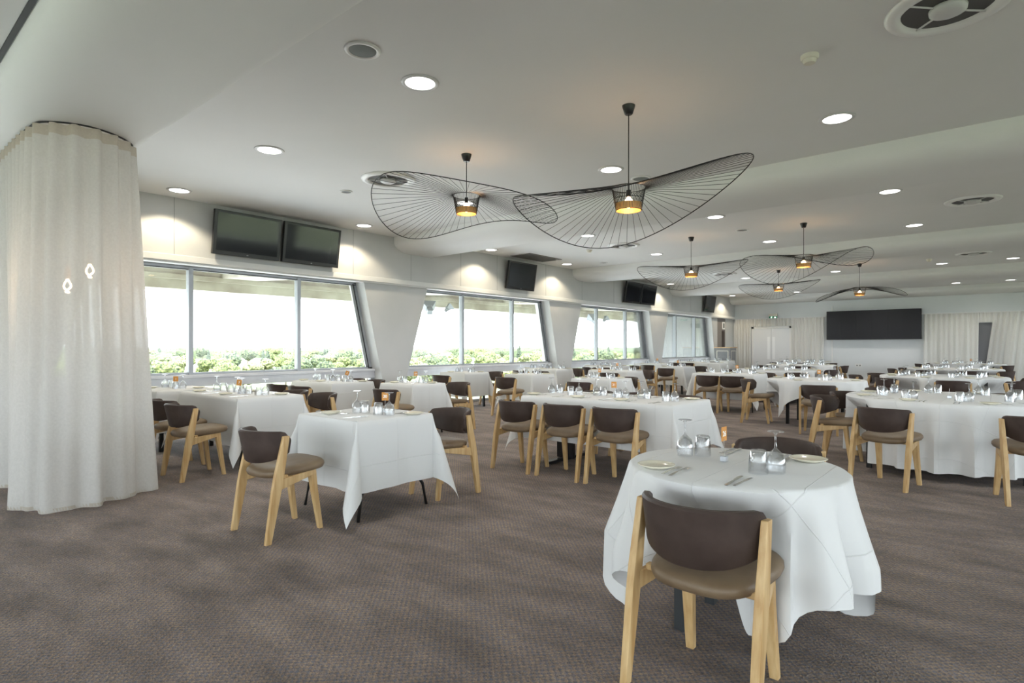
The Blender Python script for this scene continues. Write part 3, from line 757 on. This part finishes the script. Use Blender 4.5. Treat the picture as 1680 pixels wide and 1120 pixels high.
# ------------------------------------------------------------------ televisions, screen, signs
def tv(y0, y1, label, group=None, w=None):
    cy = (y0 + y1) / 2; W = (y1 - y0) / 2 - .015
    t = thing('television', label, 'television', (WX, cy, 3.01))
    t.rotation_euler = (0, R(9), 0)
    b = MB(); b.box(.10, .16, -W, W, -.33, .33); part('casing', b, M['black'], t, bevel=.006)
    b = MB(); b.box(.1605, .163, -W + .045, W - .045, -.27, .29); part('display', b, M['screen'], t)
    b = MB(); b.box(.006, .10, -.12, .12, -.03, .03); part('wall_bracket', b, M['darkmetal'], t)
    me = text_mesh('LG', .022, M['tvlogo'], .0005); p = link('logo', me, t); p.rotation_euler = (R(90), 0, R(90)); p.location = (.1615, 0, -.302)
tv(3.67, 4.74, 'black television at far left above the first window, left of pair')
tv(4.76, 5.83, 'black television right of the pair above the first window')
tv(10.35, 11.44, 'single black television above the second window')
tv(15.95, 16.99, 'black television left of the pair above the third window')
tv(17.0, 18.02, 'black television right of the pair above the third window')
tv(22.25, 23.3, 'farthest single black television above the last window')
t = thing('video_wall', 'wide black video screen on the far wall between the curtains', 'screen', (-3.8, YF, 2.12))
b = MB(); b.box(-1.55, 1.55, -.26, 0, -.56, .56); part('casing', b, M['black'], t)
for i in range(6):
    for j in range(2):
        b = MB(); b.box(-1.55 + i * .5167 + .003, -1.55 + (i + 1) * .5167 - .003, -.268, -.26, -.56 + j * .56 + .003, j * .56 - .003); part('display_tile', b, M['led'], t)
t = thing('exit_sign', 'green and white running man exit sign above the double doors', 'sign', (-7.42, YF - .08, 2.58))
b = MB(); b.box(-.17, .17, -.03, .03, -.01, .10); part('housing', b, M['ivory'], t, bevel=.004)
b = MB(); b.box(-.16, .16, -.012, .012, -.13, -.01); pn = part('sign_panel', b, M['green'], t)
b = MB(); b.prism([(-.10, -.10), (-.085, -.10), (-.07, -.075), (-.055, -.10), (-.04, -.095), (-.06, -.06), (-.055, -.045), (-.03, -.05), (-.03, -.04), (-.06, -.03), (-.085, -.035), (-.10, -.055), (-.092, -.06), (-.08, -.05), (-.08, -.07)], 'y', -.0145, -.0125)
b.box(-.063, -.047, -.0145, -.0125, -.028, -.015); b.prism([(.03, -.05), (.07, -.05), (.07, -.02), (.09, -.02), (.09, -.05), (.13, -.05), (.08, -.115)], 'y', -.0145, -.0125)
part('pictogram', b, M['exit_emit'], pn)
for i, (x, z, w_, lab) in enumerate([(-4.95, .40, .11, 'steel twin socket low on the far wall, left one'), (-4.28, .55, .11, 'pale twin socket low on the far wall, right one')]):
    t = thing('wall_socket', lab, 'socket', (x, YF, z))
    b = MB(); b.box(-w_, w_, -.012, 0, -.06, .06); part('faceplate', b, M['socket'] if i == 0 else M['white'], t, bevel=.003, seg=1)
    for sx in (-1, 1):
        b = MB(); b.box(sx * .05 - .022, sx * .05 + .022, -.014, -.0121, -.025, .025); part('outlet', b, M['black'] if i == 0 else M['speaker'], t)
# grey host cabinet in the corner
t = thing('host_cabinet', 'grey panelled cabinet with oak top in the far left corner', 'cabinet', (-8.72, 23.95, 0))
b = MB(); b.box(-.32, .32, -.35, .35, 0, 1.23); part('body', b, M['cabinet'], t)
b = MB(); b.box(-.35, .35, -.38, .38, 1.23, 1.265); part('worktop', b, M['oak'], t, bevel=.004)
b = MB()
for (u0, u1, fx) in ((-.24, .24, 'y'), (-.27, .27, 'x')):
    for (z0, z1) in ((.15, 1.12),):
        for (a, c, d_, e) in ((u0, u1, z0, z0 + .022), (u0, u1, z1 - .022, z1), (u0, u0 + .022, z0, z1), (u1 - .022, u1, z0, z1)):
            if fx == 'y': b.box(a, c, -.358, -.35, d_, e)
            else: b.box(.32, .328, a, c, d_, e)
part('moulding', b, M['beige'], t)

# ------------------------------------------------------------------ ceiling fittings
def downlight_proto():
    t = thing('downlight', '', 'ceiling light')
    b = MB(); b.lathe([(.118, -.002), (.122, -.010), (.135, -.012), (.152, -.006), (.155, 0), (.118, 0)], 32); part('trim_ring', b, M['grey_ring'], t, smooth=True)
    b = MB(); b.lathe([(.119, -.006), (.08, -.003), (.001, -.0025)], 28, cap0=False); part('reflector', b, M['lamp_emit'], t, smooth=True)
    return Proto(t)
DL = downlight_proto()
rows = {3.1: 'front', 6.1: 'second', 9.43: 'third', 12.33: 'fourth', 18.43: 'fifth', 24.35: 'farthest'}
cols = {-8.58: 'window-side', -6.08: 'left inner', -3.6: 'middle', -1.18: 'right inner', .2: 'rightmost'}
def spot(x, y, z, e, col, size, blend, rad=.06):
    l = bpy.data.lights.new('spot', 'SPOT'); l.energy = e; l.color = col; l.spot_size = R(size); l.spot_blend = blend; l.shadow_soft_size = rad
    o = bpy.data.objects.new('spot', l); COL.objects.link(o); o.location = (x, y, z)
for y, rn in rows.items():
    for x, cn in cols.items():
        if x > 0 and y not in (18.43, 24.35): continue
        if (x, y) == (-1.18, 3.1): continue
        DL.put((x, y, ZC), 0, 'round recessed downlight, %s column, %s row from the camera' % (cn, rn))
        if x < -8: spot(x, y, ZC - .03, 34, (1, .86, .62), 128, .35, .05)
        else: spot(x, y, ZC - .03, 26, (1, .95, .86), 140, .6, .1)
def spk(x, y, r, lab):
    t = thing('ceiling_speaker', lab, 'speaker', (x, y, ZC))
    b = MB(); b.lathe([(r * .74, -.004), (r * .8, -.014), (r * .95, -.012), (r, 0), (r * .74, 0)], 32); part('trim_ring', b, M['white'], t, smooth=True)
    b = MB(); b.lathe([(r * .76, -.006), (r * .5, -.011), (.001, -.013)], 28); part('mesh_grille', b, M['speaker'], t, smooth=True)
spk(-3.52, 2.49, .13, 'grey round ceiling speaker nearest the camera, above left of centre')
spk(-3.50, 6.67, .13, 'grey round ceiling speaker beside the big right pendant cord')
spk(-3.63, 10.8, .12, 'far grey round ceiling speaker, third from the camera')
spk(-6.89, 4.61, .085, 'small round ceiling speaker left of the first pendant shade')
spk(-7.7, 12.7, .09, 'small dark round ceiling speaker near the second air vent row')
def diffuser(x, y, lab, r=.34):
    t = thing('air_diffuser', lab, 'air vent', (x, y, ZC))
    b = MB(); b.lathe([(r * .73, -.004), (r * .76, -.024), (r * .86, -.030), (r * .97, -.020), (r, -.006), (r, 0), (r * .73, 0)], 40); part('outer_cone', b, M['white'], t, smooth=True)
    b = MB(); b.lathe([(r * .74, -.003), (.001, -.003)], 32); part('vent_dark', b, M['vent_dark'], t)  # flat disc, no hole above: shade inside the vent is its dark colour
    b = MB(); b.lathe([(.001, -.05), (r * .2, -.05), (r * .29, -.035), (r * .30, -.012), (r * .27, -.004)], 28); part('centre_boss', b, M['grey_ring'], t, smooth=True)
    for k in range(4):
        b = MB(); a = PI / 4 + k * PI / 2; b.tube([(r * .28 * math.cos(a), r * .28 * math.sin(a), -.018), (r * .75 * math.cos(a), r * .75 * math.sin(a), -.014)], .006, 6)
        part('strut', b, M['grey_ring'], t)
diffuser(-.26, 4.55, 'large round air diffuser cut by the top picture edge')
diffuser(-5.98, 4.62, 'round air diffuser behind the left pendant shade')
diffuser(-.33, 10.78, 'round air diffuser at right, second from the camera')
diffuser(-6.08, 10.82, 'round air diffuser below the big right pendant shade', .33)
diffuser(-.5, 16.9, 'round air diffuser at right, third from the camera')
diffuser(-6.2, 16.94, 'round air diffuser behind the middle pendant')
for x, y, lab in ((-1.08, 4.66, 'cream smoke detector near the top right'), (-6.96, 10.86, 'smoke detector between second beam and window television'), (-1.36, 17.34, 'smoke detector far right above the screen')):
    t = thing('smoke_detector', lab, 'smoke detector', (x, y, ZC))
    b = MB(); b.lathe([(.062, 0), (.062, -.018), (.055, -.030), (.052, -.032)], 24, cap1=True); part('base', b, M['ivory'], t, smooth='auto')
    b = MB(); b.lathe([(.046, -.031), (.046, -.045), (.038, -.058), (.02, -.062)], 24, cap1=True); part('sensor', b, M['ivory'], t, smooth='auto')
t = thing('ceiling_grille', 'dark rectangular vent grille on the ceiling above the window television', 'air vent', (-8.5, 10.95, ZC))
b = MB(); b.box(-.3, .3, -.62, .62, -.014, 0); part('frame', b, M['grille'], t)
for k in range(14):
    b = MB(); b.box(-.27, .27, -.59 + k * .085, -.565 + k * .085, -.02, -.0145); part('slat', b, M['vent_dark'], t)

# ------------------------------------------------------------------ wire-brim pendant lamps
def interp8(v, a):
    # smooth periodic interpolation (finite Fourier series through eight samples)
    n = 8; s_ = sum(v) / n
    for k in range(1, 4):
        ac = 2 / n * sum(v[i] * math.cos(2 * PI * k * i / n) for i in range(n)); as_ = 2 / n * sum(v[i] * math.sin(2 * PI * k * i / n) for i in range(n))
        s_ += ac * math.cos(k * a) + as_ * math.sin(k * a)
    return s_
def pendant(x, y, zt, v, lab, rr=1.03, seg=66):
    """zt: top of the drum; v: brim height relative to zt at eight bearings, from the viewer's right counter-clockwise (away = 90)"""
    t = thing('wire_brim_pendant_lamp', lab, 'pendant lamp', (x, y, ZC))
    z = zt - ZC
    b = MB(); b.lathe([(.001, 0), (.058, 0), (.056, -.012), (.036, -.075), (.030, -.08), (.001, -.081)], 20); part('ceiling_rose', b, M['black'], t, smooth='auto')
    b = MB(); b.tube([(0, 0, -.08), (0, 0, z - .02)], .0045, 6); part('cord', b, M['cord'], t)
    view = math.atan2(y, x) - PI / 2      # viewer's right = this angle
    rt, rb, hd = .148, .112, .20
    b = MB()
    # drum of fine ribs
    for i in range(56):
        a = 2 * PI * i / 56; b.tube([(rt * math.cos(a), rt * math.sin(a), z), (rb * math.cos(a), rb * math.sin(a), z - hd)], .0022, 3, cap=False)
    for r_, zz in ((rt, z), ((rt + rb) / 2, z - hd / 2), (rb, z - hd)):
        b.tube([(r_ * math.cos(2 * PI * i / 48), r_ * math.sin(2 * PI * i / 48), zz) for i in range(48)], .003, 4, closed=True)
    part('drum', b, M['wire'], t)
    b = MB(); b.lathe([(rb + .001, z - hd - .002), (rb + .008, z - hd + .06), (rb + .005, z - hd + .06), (rb - .004, z - hd - .002)], 40)
    part('inner_ring', b, M['copper'], t)
    b = MB(); N = seg
    P = []
    for i in range(N):
        a = 2 * PI * i / N; h = interp8(v, a - view)
        r_ = rr * math.sqrt(max(.3, 1 - (h / rr) ** 2 * .6)); P.append(Vector((r_ * math.cos(a), r_ * math.sin(a), z + h)))
        q = Vector((rt * math.cos(a), rt * math.sin(a), z)); m = q.lerp(P[-1], .45) + Vector((0, 0, .03 * (1 if h < 0 else -1)))
        b.tube([q, P[-1]], .0024, 3, cap=False)
    b.tube(P, .005, 5, closed=True)
    part('brim', b, M['wire'], t)
    b = MB(); b.lathe([(.001, z - .02), (.02, z - .02), (.02, z - .075), (.014, z - .08)], 14); part('lamp_holder', b, M['black'], t)
    b = MB(); b.lathe([(.012, z - .078), (.02, z - .092), (.040, z - .12), (.043, z - .14), (.034, z - .165), (.012, z - .178), (.001, z - .18)], 18); part('bulb', b, M['bulb_emit'], t, smooth=True)
    l = bpy.data.lights.new('bulb_light', 'POINT'); l.energy = 6; l.color = (1, .66, .38); l.shadow_soft_size = .05
    o = bpy.data.objects.new('bulb_light', l); COL.objects.link(o); o.location = (x, y, zt - .13)
pendant(-4.55, 4.59, 2.95, [-.27, -.10, -.15, -.34, -.12, .04, -.14, -.20], 'wire-brimmed pendant lamp at left, its big lobe dipping left')
pendant(-2.53, 4.59, 2.68, [.14, .02, -.34, -.28, -.13, -.19, -.27, .02], 'largest wire-brimmed pendant lamp, top centre, rising to the right')
pendant(-4.63, 10.88, 2.84, [.07, -.10, -.36, -.25, -.035, -.06, -.14, -.03], 'wire-brimmed pendant lamp just right of the window televisions')
pendant(-2.62, 10.9, 2.85, [0., .12, -.28, -.35, -.12, -.05, -.2, -.30], 'wire-brimmed pendant lamp with two lobes above the middle right')
pendant(-4.75, 17.09, 3.03, [.06, -.10, -.34, -.25, -.05, -.06, -.11, -.04], 'small far wire-brimmed pendant lamp, shallow bowl shape')
pendant(-2.80, 17.15, 2.80, [-.24, .02, .08, -.06, -.33, -.28, -.15, -.24], 'far wire-brimmed pendant lamp left of the video screen, arched downwards')

# ------------------------------------------------------------------ curtains
def curtain_surface(top, bot, z1, z0, pitch, a1, a0, label, rows=22, m='sheer', header='hem', seed=0, name='sheer_curtain', hz=.09):
    rg = random.Random(seed)
    def poly(pts):
        P = [Vector(p) for p in pts]; Q = []
        n = len(P)
        for i in range(n - 1):
            p0, p1, p2, p3 = P[max(i - 1, 0)], P[i], P[i + 1], P[min(i + 2, n - 1)]
            for k in range(12):
                t = k / 12; Q.append(.5 * ((2 * p1) + (-p0 + p2) * t + (2 * p0 - 5 * p1 + 4 * p2 - p3) * t * t + (-p0 + 3 * p1 - 3 * p2 + p3) * t ** 3))
        Q.append(P[-1]); L = [0]
        for a, c in zip(Q, Q[1:]): L.append(L[-1] + (c - a).length)
        return Q, L
    Qt, Lt = poly(top); Qb, Lb = poly(bot)
    n = int(Lt[-1] / pitch * 10)
    def at(Q, L, u):
        d = u * L[-1]
        import bisect
        i = min(max(bisect.bisect_right(L, d) - 1, 0), len(Q) - 2); s_ = (d - L[i]) / max(1e-6, L[i + 1] - L[i]); p = Q[i].lerp(Q[i + 1], s_); d_ = (Q[i + 1] - Q[i]).normalized()
        return p, Vector((d_.y, -d_.x))
    t = thing(name, label, 'curtain', (top[len(top) // 2][0], top[len(top) // 2][1], z0))
    o = Vector(t.location); ph = [rg.uniform(0, 6) for _ in range(4)]
    def pt(u, w, zz):
        p, nn = at(Qt, Lt, u); q, nb = at(Qb, Lb, u); k = u * Lt[-1] / pitch * 2 * PI
        pp = p.lerp(q, w); nn = nn.lerp(nb, w).normalized()
        f1 = math.sin(k) * a1; f0 = (math.sin(k * .5 + ph[0] + 1.5 * math.sin(k * .11 + ph[1])) * .7 + .4 * math.sin(k * .23 + ph[2]) + .3 * math.sin(k)) * a0
        pp = pp + nn * (f1 * (1 - w) + f0 * w)
        return Vector((pp.x, pp.y, zz)) - o
    def build(za, zb, r_, mm, nm):
        b = MB(); rings = []
        for j in range(r_ + 1):
            zz = za + (zb - za) * j / r_; w = (z1 - zz) / (z1 - z0); rings.append([pt(i / n, w, zz) for i in range(n + 1)])
        b.loft(rings, False, False, closed=False); return part(nm, b, M[mm], t, smooth=True)
    build(z1 - hz, z0, rows, m, 'fabric'); build(z1, z1 - hz, 2, header, 'heading_tape')
    if z0 < .5: build(z0 + .03, z0 - .0, 1, header, 'bottom_hem')
    b = MB(); b.tube([Vector((p.x, p.y, z1 + .012)) - o for p in Qt], .009, 6); part('curtain_track', b, M['gasket'] if header == 'hem' else M['white'], t)
    return t
curtain_surface([(-8.95, 1.06), (-7.4, 1.07), (-6.3, 1.09), (-5.98, 1.16), (-5.84, 1.42), (-5.98, 1.72), (-6.3, 1.84), (-7.4, 1.86), (-8.95, 1.86)],
                [(-8.85, 1.2), (-7.5, 1.12), (-6.05, .98), (-5.66, .93), (-5.46, 1.22), (-5.56, 1.66), (-5.9, 1.86), (-7.4, 1.9), (-8.85, 1.9)],
                ZS - .015, .02, .15, .034, .062, 'tall sheer white curtain wrapping a curved track at the left', seed=3)
for dx, dy, z, lab in ((-6.55, 1.42, 1.78, 'glowing looped bulb on a cord behind the sheer curtain, left and lower'), (-6.42, 1.56, 1.92, 'glowing looped bulb on a cord behind the sheer curtain, right and higher')):
    t = thing('hanging_bulb', lab, 'pendant lamp', (dx, dy, ZS))
    zz = z - ZS
    b = MB(); b.tube([(0, 0, 0), (0, 0, zz + .22)], .004, 6); part('cord', b, M['cord'], t)
    b = MB(); b.lathe([(.001, zz + .24), (.018, zz + .24), (.022, zz + .12), (.02, zz + .115)], 14, cap1=True); part('lamp_cap', b, M['bulbcap'], t, smooth='auto')
    b = MB()
    for s in (-1, 1):
        pts = []
        for k in range(15):
            u = k / 14; a = u * PI
            pts.append((s * (.010 + .055 * math.sin(a) ** 1.5 * (u > .0) * (.4 + .6 * math.sin(u * PI / 2))), s * .02 * math.sin(2 * a), zz + .115 - .125 * math.sin(a * .5) ** .8 if u < 1 else zz - .01))
        b.tube(pts, .0085, 8)
    part('tube_loop', b, M['plumen_emit'], t, smooth=True)
    l = bpy.data.lights.new('tube_light', 'POINT'); l.energy = 1.2; l.color = (1, .7, .45); l.shadow_soft_size = .05
    o = bpy.data.objects.new('tube_light', l); COL.objects.link(o); o.location = (dx, dy, z - .05)
yc = YF - .14
curtain_surface([(-9.0, yc), (-8.33, yc)], [(-8.98, yc), (-8.33, yc)], 2.46, .03, .12, .03, .045, 'white curtain left of the double doors on the far wall', rows=6, m='sheer_far', header='sheer_far', seed=5, name='far_curtain')
curtain_surface([(-8.33, yc), (-6.72, yc)], [(-8.33, yc), (-6.72, yc)], 2.46, 2.15, .12, .03, .03, 'short white curtain pelmet hanging over the double doors', rows=3, m='sheer_far', header='sheer_far', seed=6, name='curtain_pelmet', hz=.05)
curtain_surface([(-6.7, yc), (-5.45, yc)], [(-6.68, yc), (-5.5, yc)], 2.46, .03, .13, .035, .05, 'white curtain between double doors and video screen', rows=6, m='sheer_far', header='sheer_far', seed=7, name='far_curtain')
curtain_surface([(-2.18, yc), (-.62, yc)], [(-2.2, yc), (-.64, yc)], 2.46, .03, .15, .035, .055, 'white curtain right of the video screen drawn left of the gap', rows=8, m='sheer_far', header='sheer_far', seed=8, name='far_curtain')
curtain_surface([(-.62, yc), (-.2, yc)], [(-.62, yc), (-.2, yc)], 2.46, 2.13, .12, .03, .03, 'short white curtain pelmet over the dark doorway at right', rows=3, m='sheer_far', header='sheer_far', seed=10, name='curtain_pelmet', hz=.05)
curtain_surface([(-.22, yc), (4.0, yc)], [(-.5, yc), (4.0, yc)], 2.46, .03, .15, .035, .06, 'white curtain right of the gap, running to the picture edge', rows=8, m='sheer_far', header='sheer_far', seed=9, name='far_curtain')

# ------------------------------------------------------------------ outside: stand roof, floodlights, parkland
GZ = -13.
b = MB(); b.box(-2500, 400, -2500, 2500, GZ - .5, GZ); struct(part('trim_11', b, M['grass']))
b = MB(); b.box(-60, -9.8, -60, 90, GZ, GZ + .05); struct(part('trim_12', b, M['paving']))
b = MB(); b.box(-16.6, -9.62, -20, 50, 4.0, 4.35)
b.box(-16.6, -15.9, -20, 50, 2.74, 4.1); b.box(-17., -15.8, -20, 50, 2.98, 3.1)
for k in range(-3, 9):
    y = 1.5 + k * 5.72
    b.hexa([(-15.9, y - .45, 3.1), (-9.62, y - .45, 2.75), (-9.62, y + .45, 2.75), (-15.9, y + .45, 3.1), (-15.9, y - .45, 4.02), (-9.62, y - .45, 4.02), (-9.62, y + .45, 4.02), (-15.9, y + .45, 4.02)])
b.box(-9.9, -9.6, -20, 50, 2.62, 4.3)
tag(part('stand_roof', b, M['concrete']), 'weathered concrete canopy jutting out above the windows', 'roof', kind=None)
t = thing('outside_wall_panel', 'pale grey building panel standing outside the last window', 'building', (-14.2, 0, 0))
b = MB(); b.box(-1.2, .9, 31.2, 36.5, GZ, 3.0); part('panel', b, M['outwhite'], t)
b = MB(); b.box(.9, .96, 31.2, 36.5, 2.35, 2.6); part('coping', b, M['alu'], t)
def flood(x, y, big, lab, rz):
    t = thing('floodlight', lab, 'floodlight', (x, y, 2.74), rz)
    s = 1. if big else .66
    b = MB(); b.tube([(-.06 * s, 0, 0), (-.1 * s, 0, -.12 * s), (-.1 * s, 0, -.2 * s)], .02, 6); b.tube([(.06 * s, 0, 0), (.1 * s, 0, -.12 * s), (.1 * s, 0, -.2 * s)], .02, 6); part('bracket', b, M['floodlight'], t)
    mx = Matrix.Translation((0, 0, -.2 * s)) @ Matrix.Rotation(R(38), 4, 'X')
    b = MB()
    b.loft([[mx @ Vector((sx * w_ * s, yy * s, sz * h_ * s)) for sx, sz in ((-1, -1), (1, -1), (1, 1), (-1, 1))] for yy, w_, h_ in ((-.10, .09, .08), (.12, .11, .10), (.35, .26, .2))]); part('housing', b, M['floodlight'], t)
    b = MB(); b.box(-.24 * s, .24 * s, .351 * s, .36 * s, -.19 * s, .19 * s, mx); part('lens', b, M['white'], t)
flood(-15.4, 13.7, True, 'large grey floodlight hanging outside the second window', R(60))
flood(-15.4, 14.5, False, 'small grey floodlight right of the large one, second window', R(-30))
flood(-15.4, 24.5, True, 'large grey floodlight hanging outside the third window', R(60))
flood(-15.4, 25.4, False, 'small grey floodlight right of the large one, third window', R(-30))

def tree_mesh(seed, conif=False):
    rg = random.Random(seed); b = MB()
    nb = 9 if not conif else 6
    for k in range(nb):
        bm2 = bmesh.new(); bmesh.ops.create_icosphere(bm2, subdivisions=4, radius=1)
        if conif: c = Vector((rg.uniform(-.3, .3), rg.uniform(-.3, .3), 2 + k * 1.6)); s = Vector((2.1 - k * .3, 2.1 - k * .3, 1.6))
        else:
            a = rg.uniform(0, 6.28); rr = rg.uniform(0, 3.2) if k else 0; c = Vector((rr * math.cos(a), rr * math.sin(a), rg.uniform(3.8, 7.4))); q = rg.uniform(1.7, 2.8); s = Vector((q, q, q * .85))
        idx = {}
        for v in bm2.verts:
            d = 1 + .28 * noise.noise(v.co * 2.2 + c) + .2 * noise.noise(v.co * 6 + c) + .13 * noise.noise(v.co * 13 + c)
            idx[v.index] = b.bm.verts.new(Vector((v.co.x * s.x, v.co.y * s.y, v.co.z * s.z)) * d + c)
        bm2.verts.ensure_lookup_table()
        for f in bm2.faces: b.bm.faces.new([idx[v.index] for v in f.verts])
        bm2.free()
    return b
TP = []
for i in range(4):
    t = thing('parkland_tree', 'leafy green tree in the parkland beyond the windows' if i != 3 else 'dark pointed conifer in the parkland beyond the windows', 'tree', group='parkland trees beyond the windows' if i != 3 else 'dark conifers beyond the windows')
    part('foliage', tree_mesh(50 + i, i == 3), FOL[i], t, smooth=True)
    b = MB(); b.tube([(0, 0, 0), (.1, 0, 2.2), (0, .1, 4.5)], .32, 8, r2=.18); part('trunk', b, M['bark'], t)
    TP.append(Proto(t))
cnt = 0; TPOS = []
for (D, step, sc, n0) in ((205, 9.5, .95, 0), (245, 9.5, 1.05, 1), (300, 11, 1.1, 2), (370, 13, 1.15, 3), (470, 16, 1.2, 4), (600, 18, 1.3, 5)):
    fx, fy = -math.sin(R(40.25)), math.cos(R(40.25)); rx, ry = fy, -fx
    a0, a1 = -.80 * D, .42 * D; u = a0
    while u < a1:
        j = rnd.uniform(-.3, .3) * step; dd = D + rnd.uniform(-16, 16)
        x, y = fx * dd + rx * (u + j), fy * dd + ry * (u + j)
        if any((x - a) ** 2 + (y - c) ** 2 < (9.6 * sc) ** 2 for a, c in TPOS): u += step; continue
        TPOS.append((x, y))
        k = rnd.choice((0, 0, 1, 2, 2, 1, 0, 3)) if n0 > 1 else rnd.choice((0, 1, 2, 2, 0))
        s_ = sc * rnd.uniform(.8, 1.15)
        o = TP[k].put((x, y, GZ), rnd.uniform(0, 6), TP[k].o['label'] or 'leafy green tree in the parkland beyond the windows', TP[k].o['group'] if 'group' in TP[k].o.keys() else None)
        o.scale = (s_, s_, s_ * rnd.uniform(.9, 1.1)); cnt += 1
        u += step * rnd.uniform(.75, 1.25)
print('trees', cnt)
# distant woodland as one mass and low hills behind
b = MB(); rg = random.Random(4)
for ring_, (D, h0) in enumerate(((800, 10.5), (1000, 11.5), (1300, 12.5))):
    L = []; n = 240
    for i in range(n + 1):
        a = R(40.25) + R(48) - R(84) * i / n   # bearing left of +Y
        x, y = -math.sin(a) * D, math.cos(a) * D
        h = h0 + 3.5 * noise.noise(Vector((i * .35, ring_ * 9, 0))) + 2.2 * noise.noise(Vector((i * 1.1, ring_, 3)))
        L.append((x, y, h))
    b.loft([[(x, y, GZ) for x, y, h in L], [(x, y, GZ + h * .8) for x, y, h in L], [(x * 1.01, y * 1.01, GZ + h) for x, y, h in L], [(x * 1.1, y * 1.1, GZ + h * .8) for x, y, h in L], [(x * 1.12, y * 1.12, GZ) for x, y, h in L]], False, False, closed=False)
tag(part('distant_woodland', b, FOL[1], smooth=True), 'hazy belt of distant woodland along the horizon', 'woodland', kind='stuff')
b = MB(); L = []
for i in range(121):
    a = R(40.25) + R(50) - R(90) * i / 120; D = 2300; x, y = -math.sin(a) * D, math.cos(a) * D
    L.append((x, y, 14 + 14 * noise.noise(Vector((i * .09, 0, 5))) + 5 * noise.noise(Vector((i * .3, 2, 5)))))
b.loft([[(x, y, GZ) for x, y, h in L], [(x * 1.03, y * 1.03, GZ + max(3, h)) for x, y, h in L], [(x * 1.2, y * 1.2, GZ) for x, y, h in L]], False, False, closed=False)
tag(part('far_hills', b, M['hill'], smooth=True), 'low pale hills on the horizon seen through the windows', 'hills', kind='stuff')

# ------------------------------------------------------------------ light
w = bpy.data.worlds.new('World'); S.world = w; w.use_nodes = True
n = w.node_tree.nodes; l = w.node_tree.links; bg = n['Background']
tc = n.new('ShaderNodeTexCoord'); sp = n.new('ShaderNodeSeparateXYZ'); l.new(tc.outputs['Generated'], sp.inputs[0])
cr = n.new('ShaderNodeValToRGB'); cr.color_ramp.elements[0].position = .0; cr.color_ramp.elements[0].color = (.90, .94, 1, 1)
cr.color_ramp.elements[1].position = .8; cr.color_ramp.elements[1].color = (.74, .85, 1, 1)
l.new(sp.outputs[2], cr.inputs[0]); l.new(cr.outputs[0], bg.inputs[0]); bg.inputs[1].default_value = 4.2
sl = bpy.data.lights.new('sun', 'SUN'); sl.energy = 5; sl.angle = R(6); sl.color = (1, .95, .86)
so = bpy.data.objects.new('sun', sl); COL.objects.link(so); so.rotation_euler = Vector((-.55, .5, -1.0)).to_track_quat('-Z', 'Y').to_euler()
def portal(x, y, z, sx, sy, rot):
    a = bpy.data.lights.new('portal', 'AREA'); a.shape = 'RECTANGLE'; a.size = sx; a.size_y = sy; a.cycles.is_portal = True
    o = bpy.data.objects.new('portal', a); COL.objects.link(o); o.location = (x, y, z); o.rotation_euler = rot
portal(-9.7, 10, 1.3, 2.6, 32, (0, R(-90), 0))
portal(XR + .35, 10, 1.8, 2.3, 32, (0, R(90), 0))
portal(-.7, YB - .4, 1.8, 17.4, 2.3, (R(90), 0, 0))

# ------------------------------------------------------------------ camera
cam = bpy.data.cameras.new('Camera'); co = bpy.data.objects.new('Camera', cam); COL.objects.link(co); S.camera = co
co.location = (0, 0, 1.27); co.rotation_euler = (R(90), 0, R(40.25))
cam.sensor_fit = 'HORIZONTAL'; cam.sensor_width = 36; cam.lens = 950 / 1680 * 36; cam.shift_y = 9 / 1680; cam.clip_end = 6000; cam.clip_start = .05
S.view_settings.view_transform = 'Standard'; S.view_settings.look = 'None'; S.view_settings.gamma = 1; S.view_settings.use_curve_mapping = False
S.view_settings.exposure = 1.15
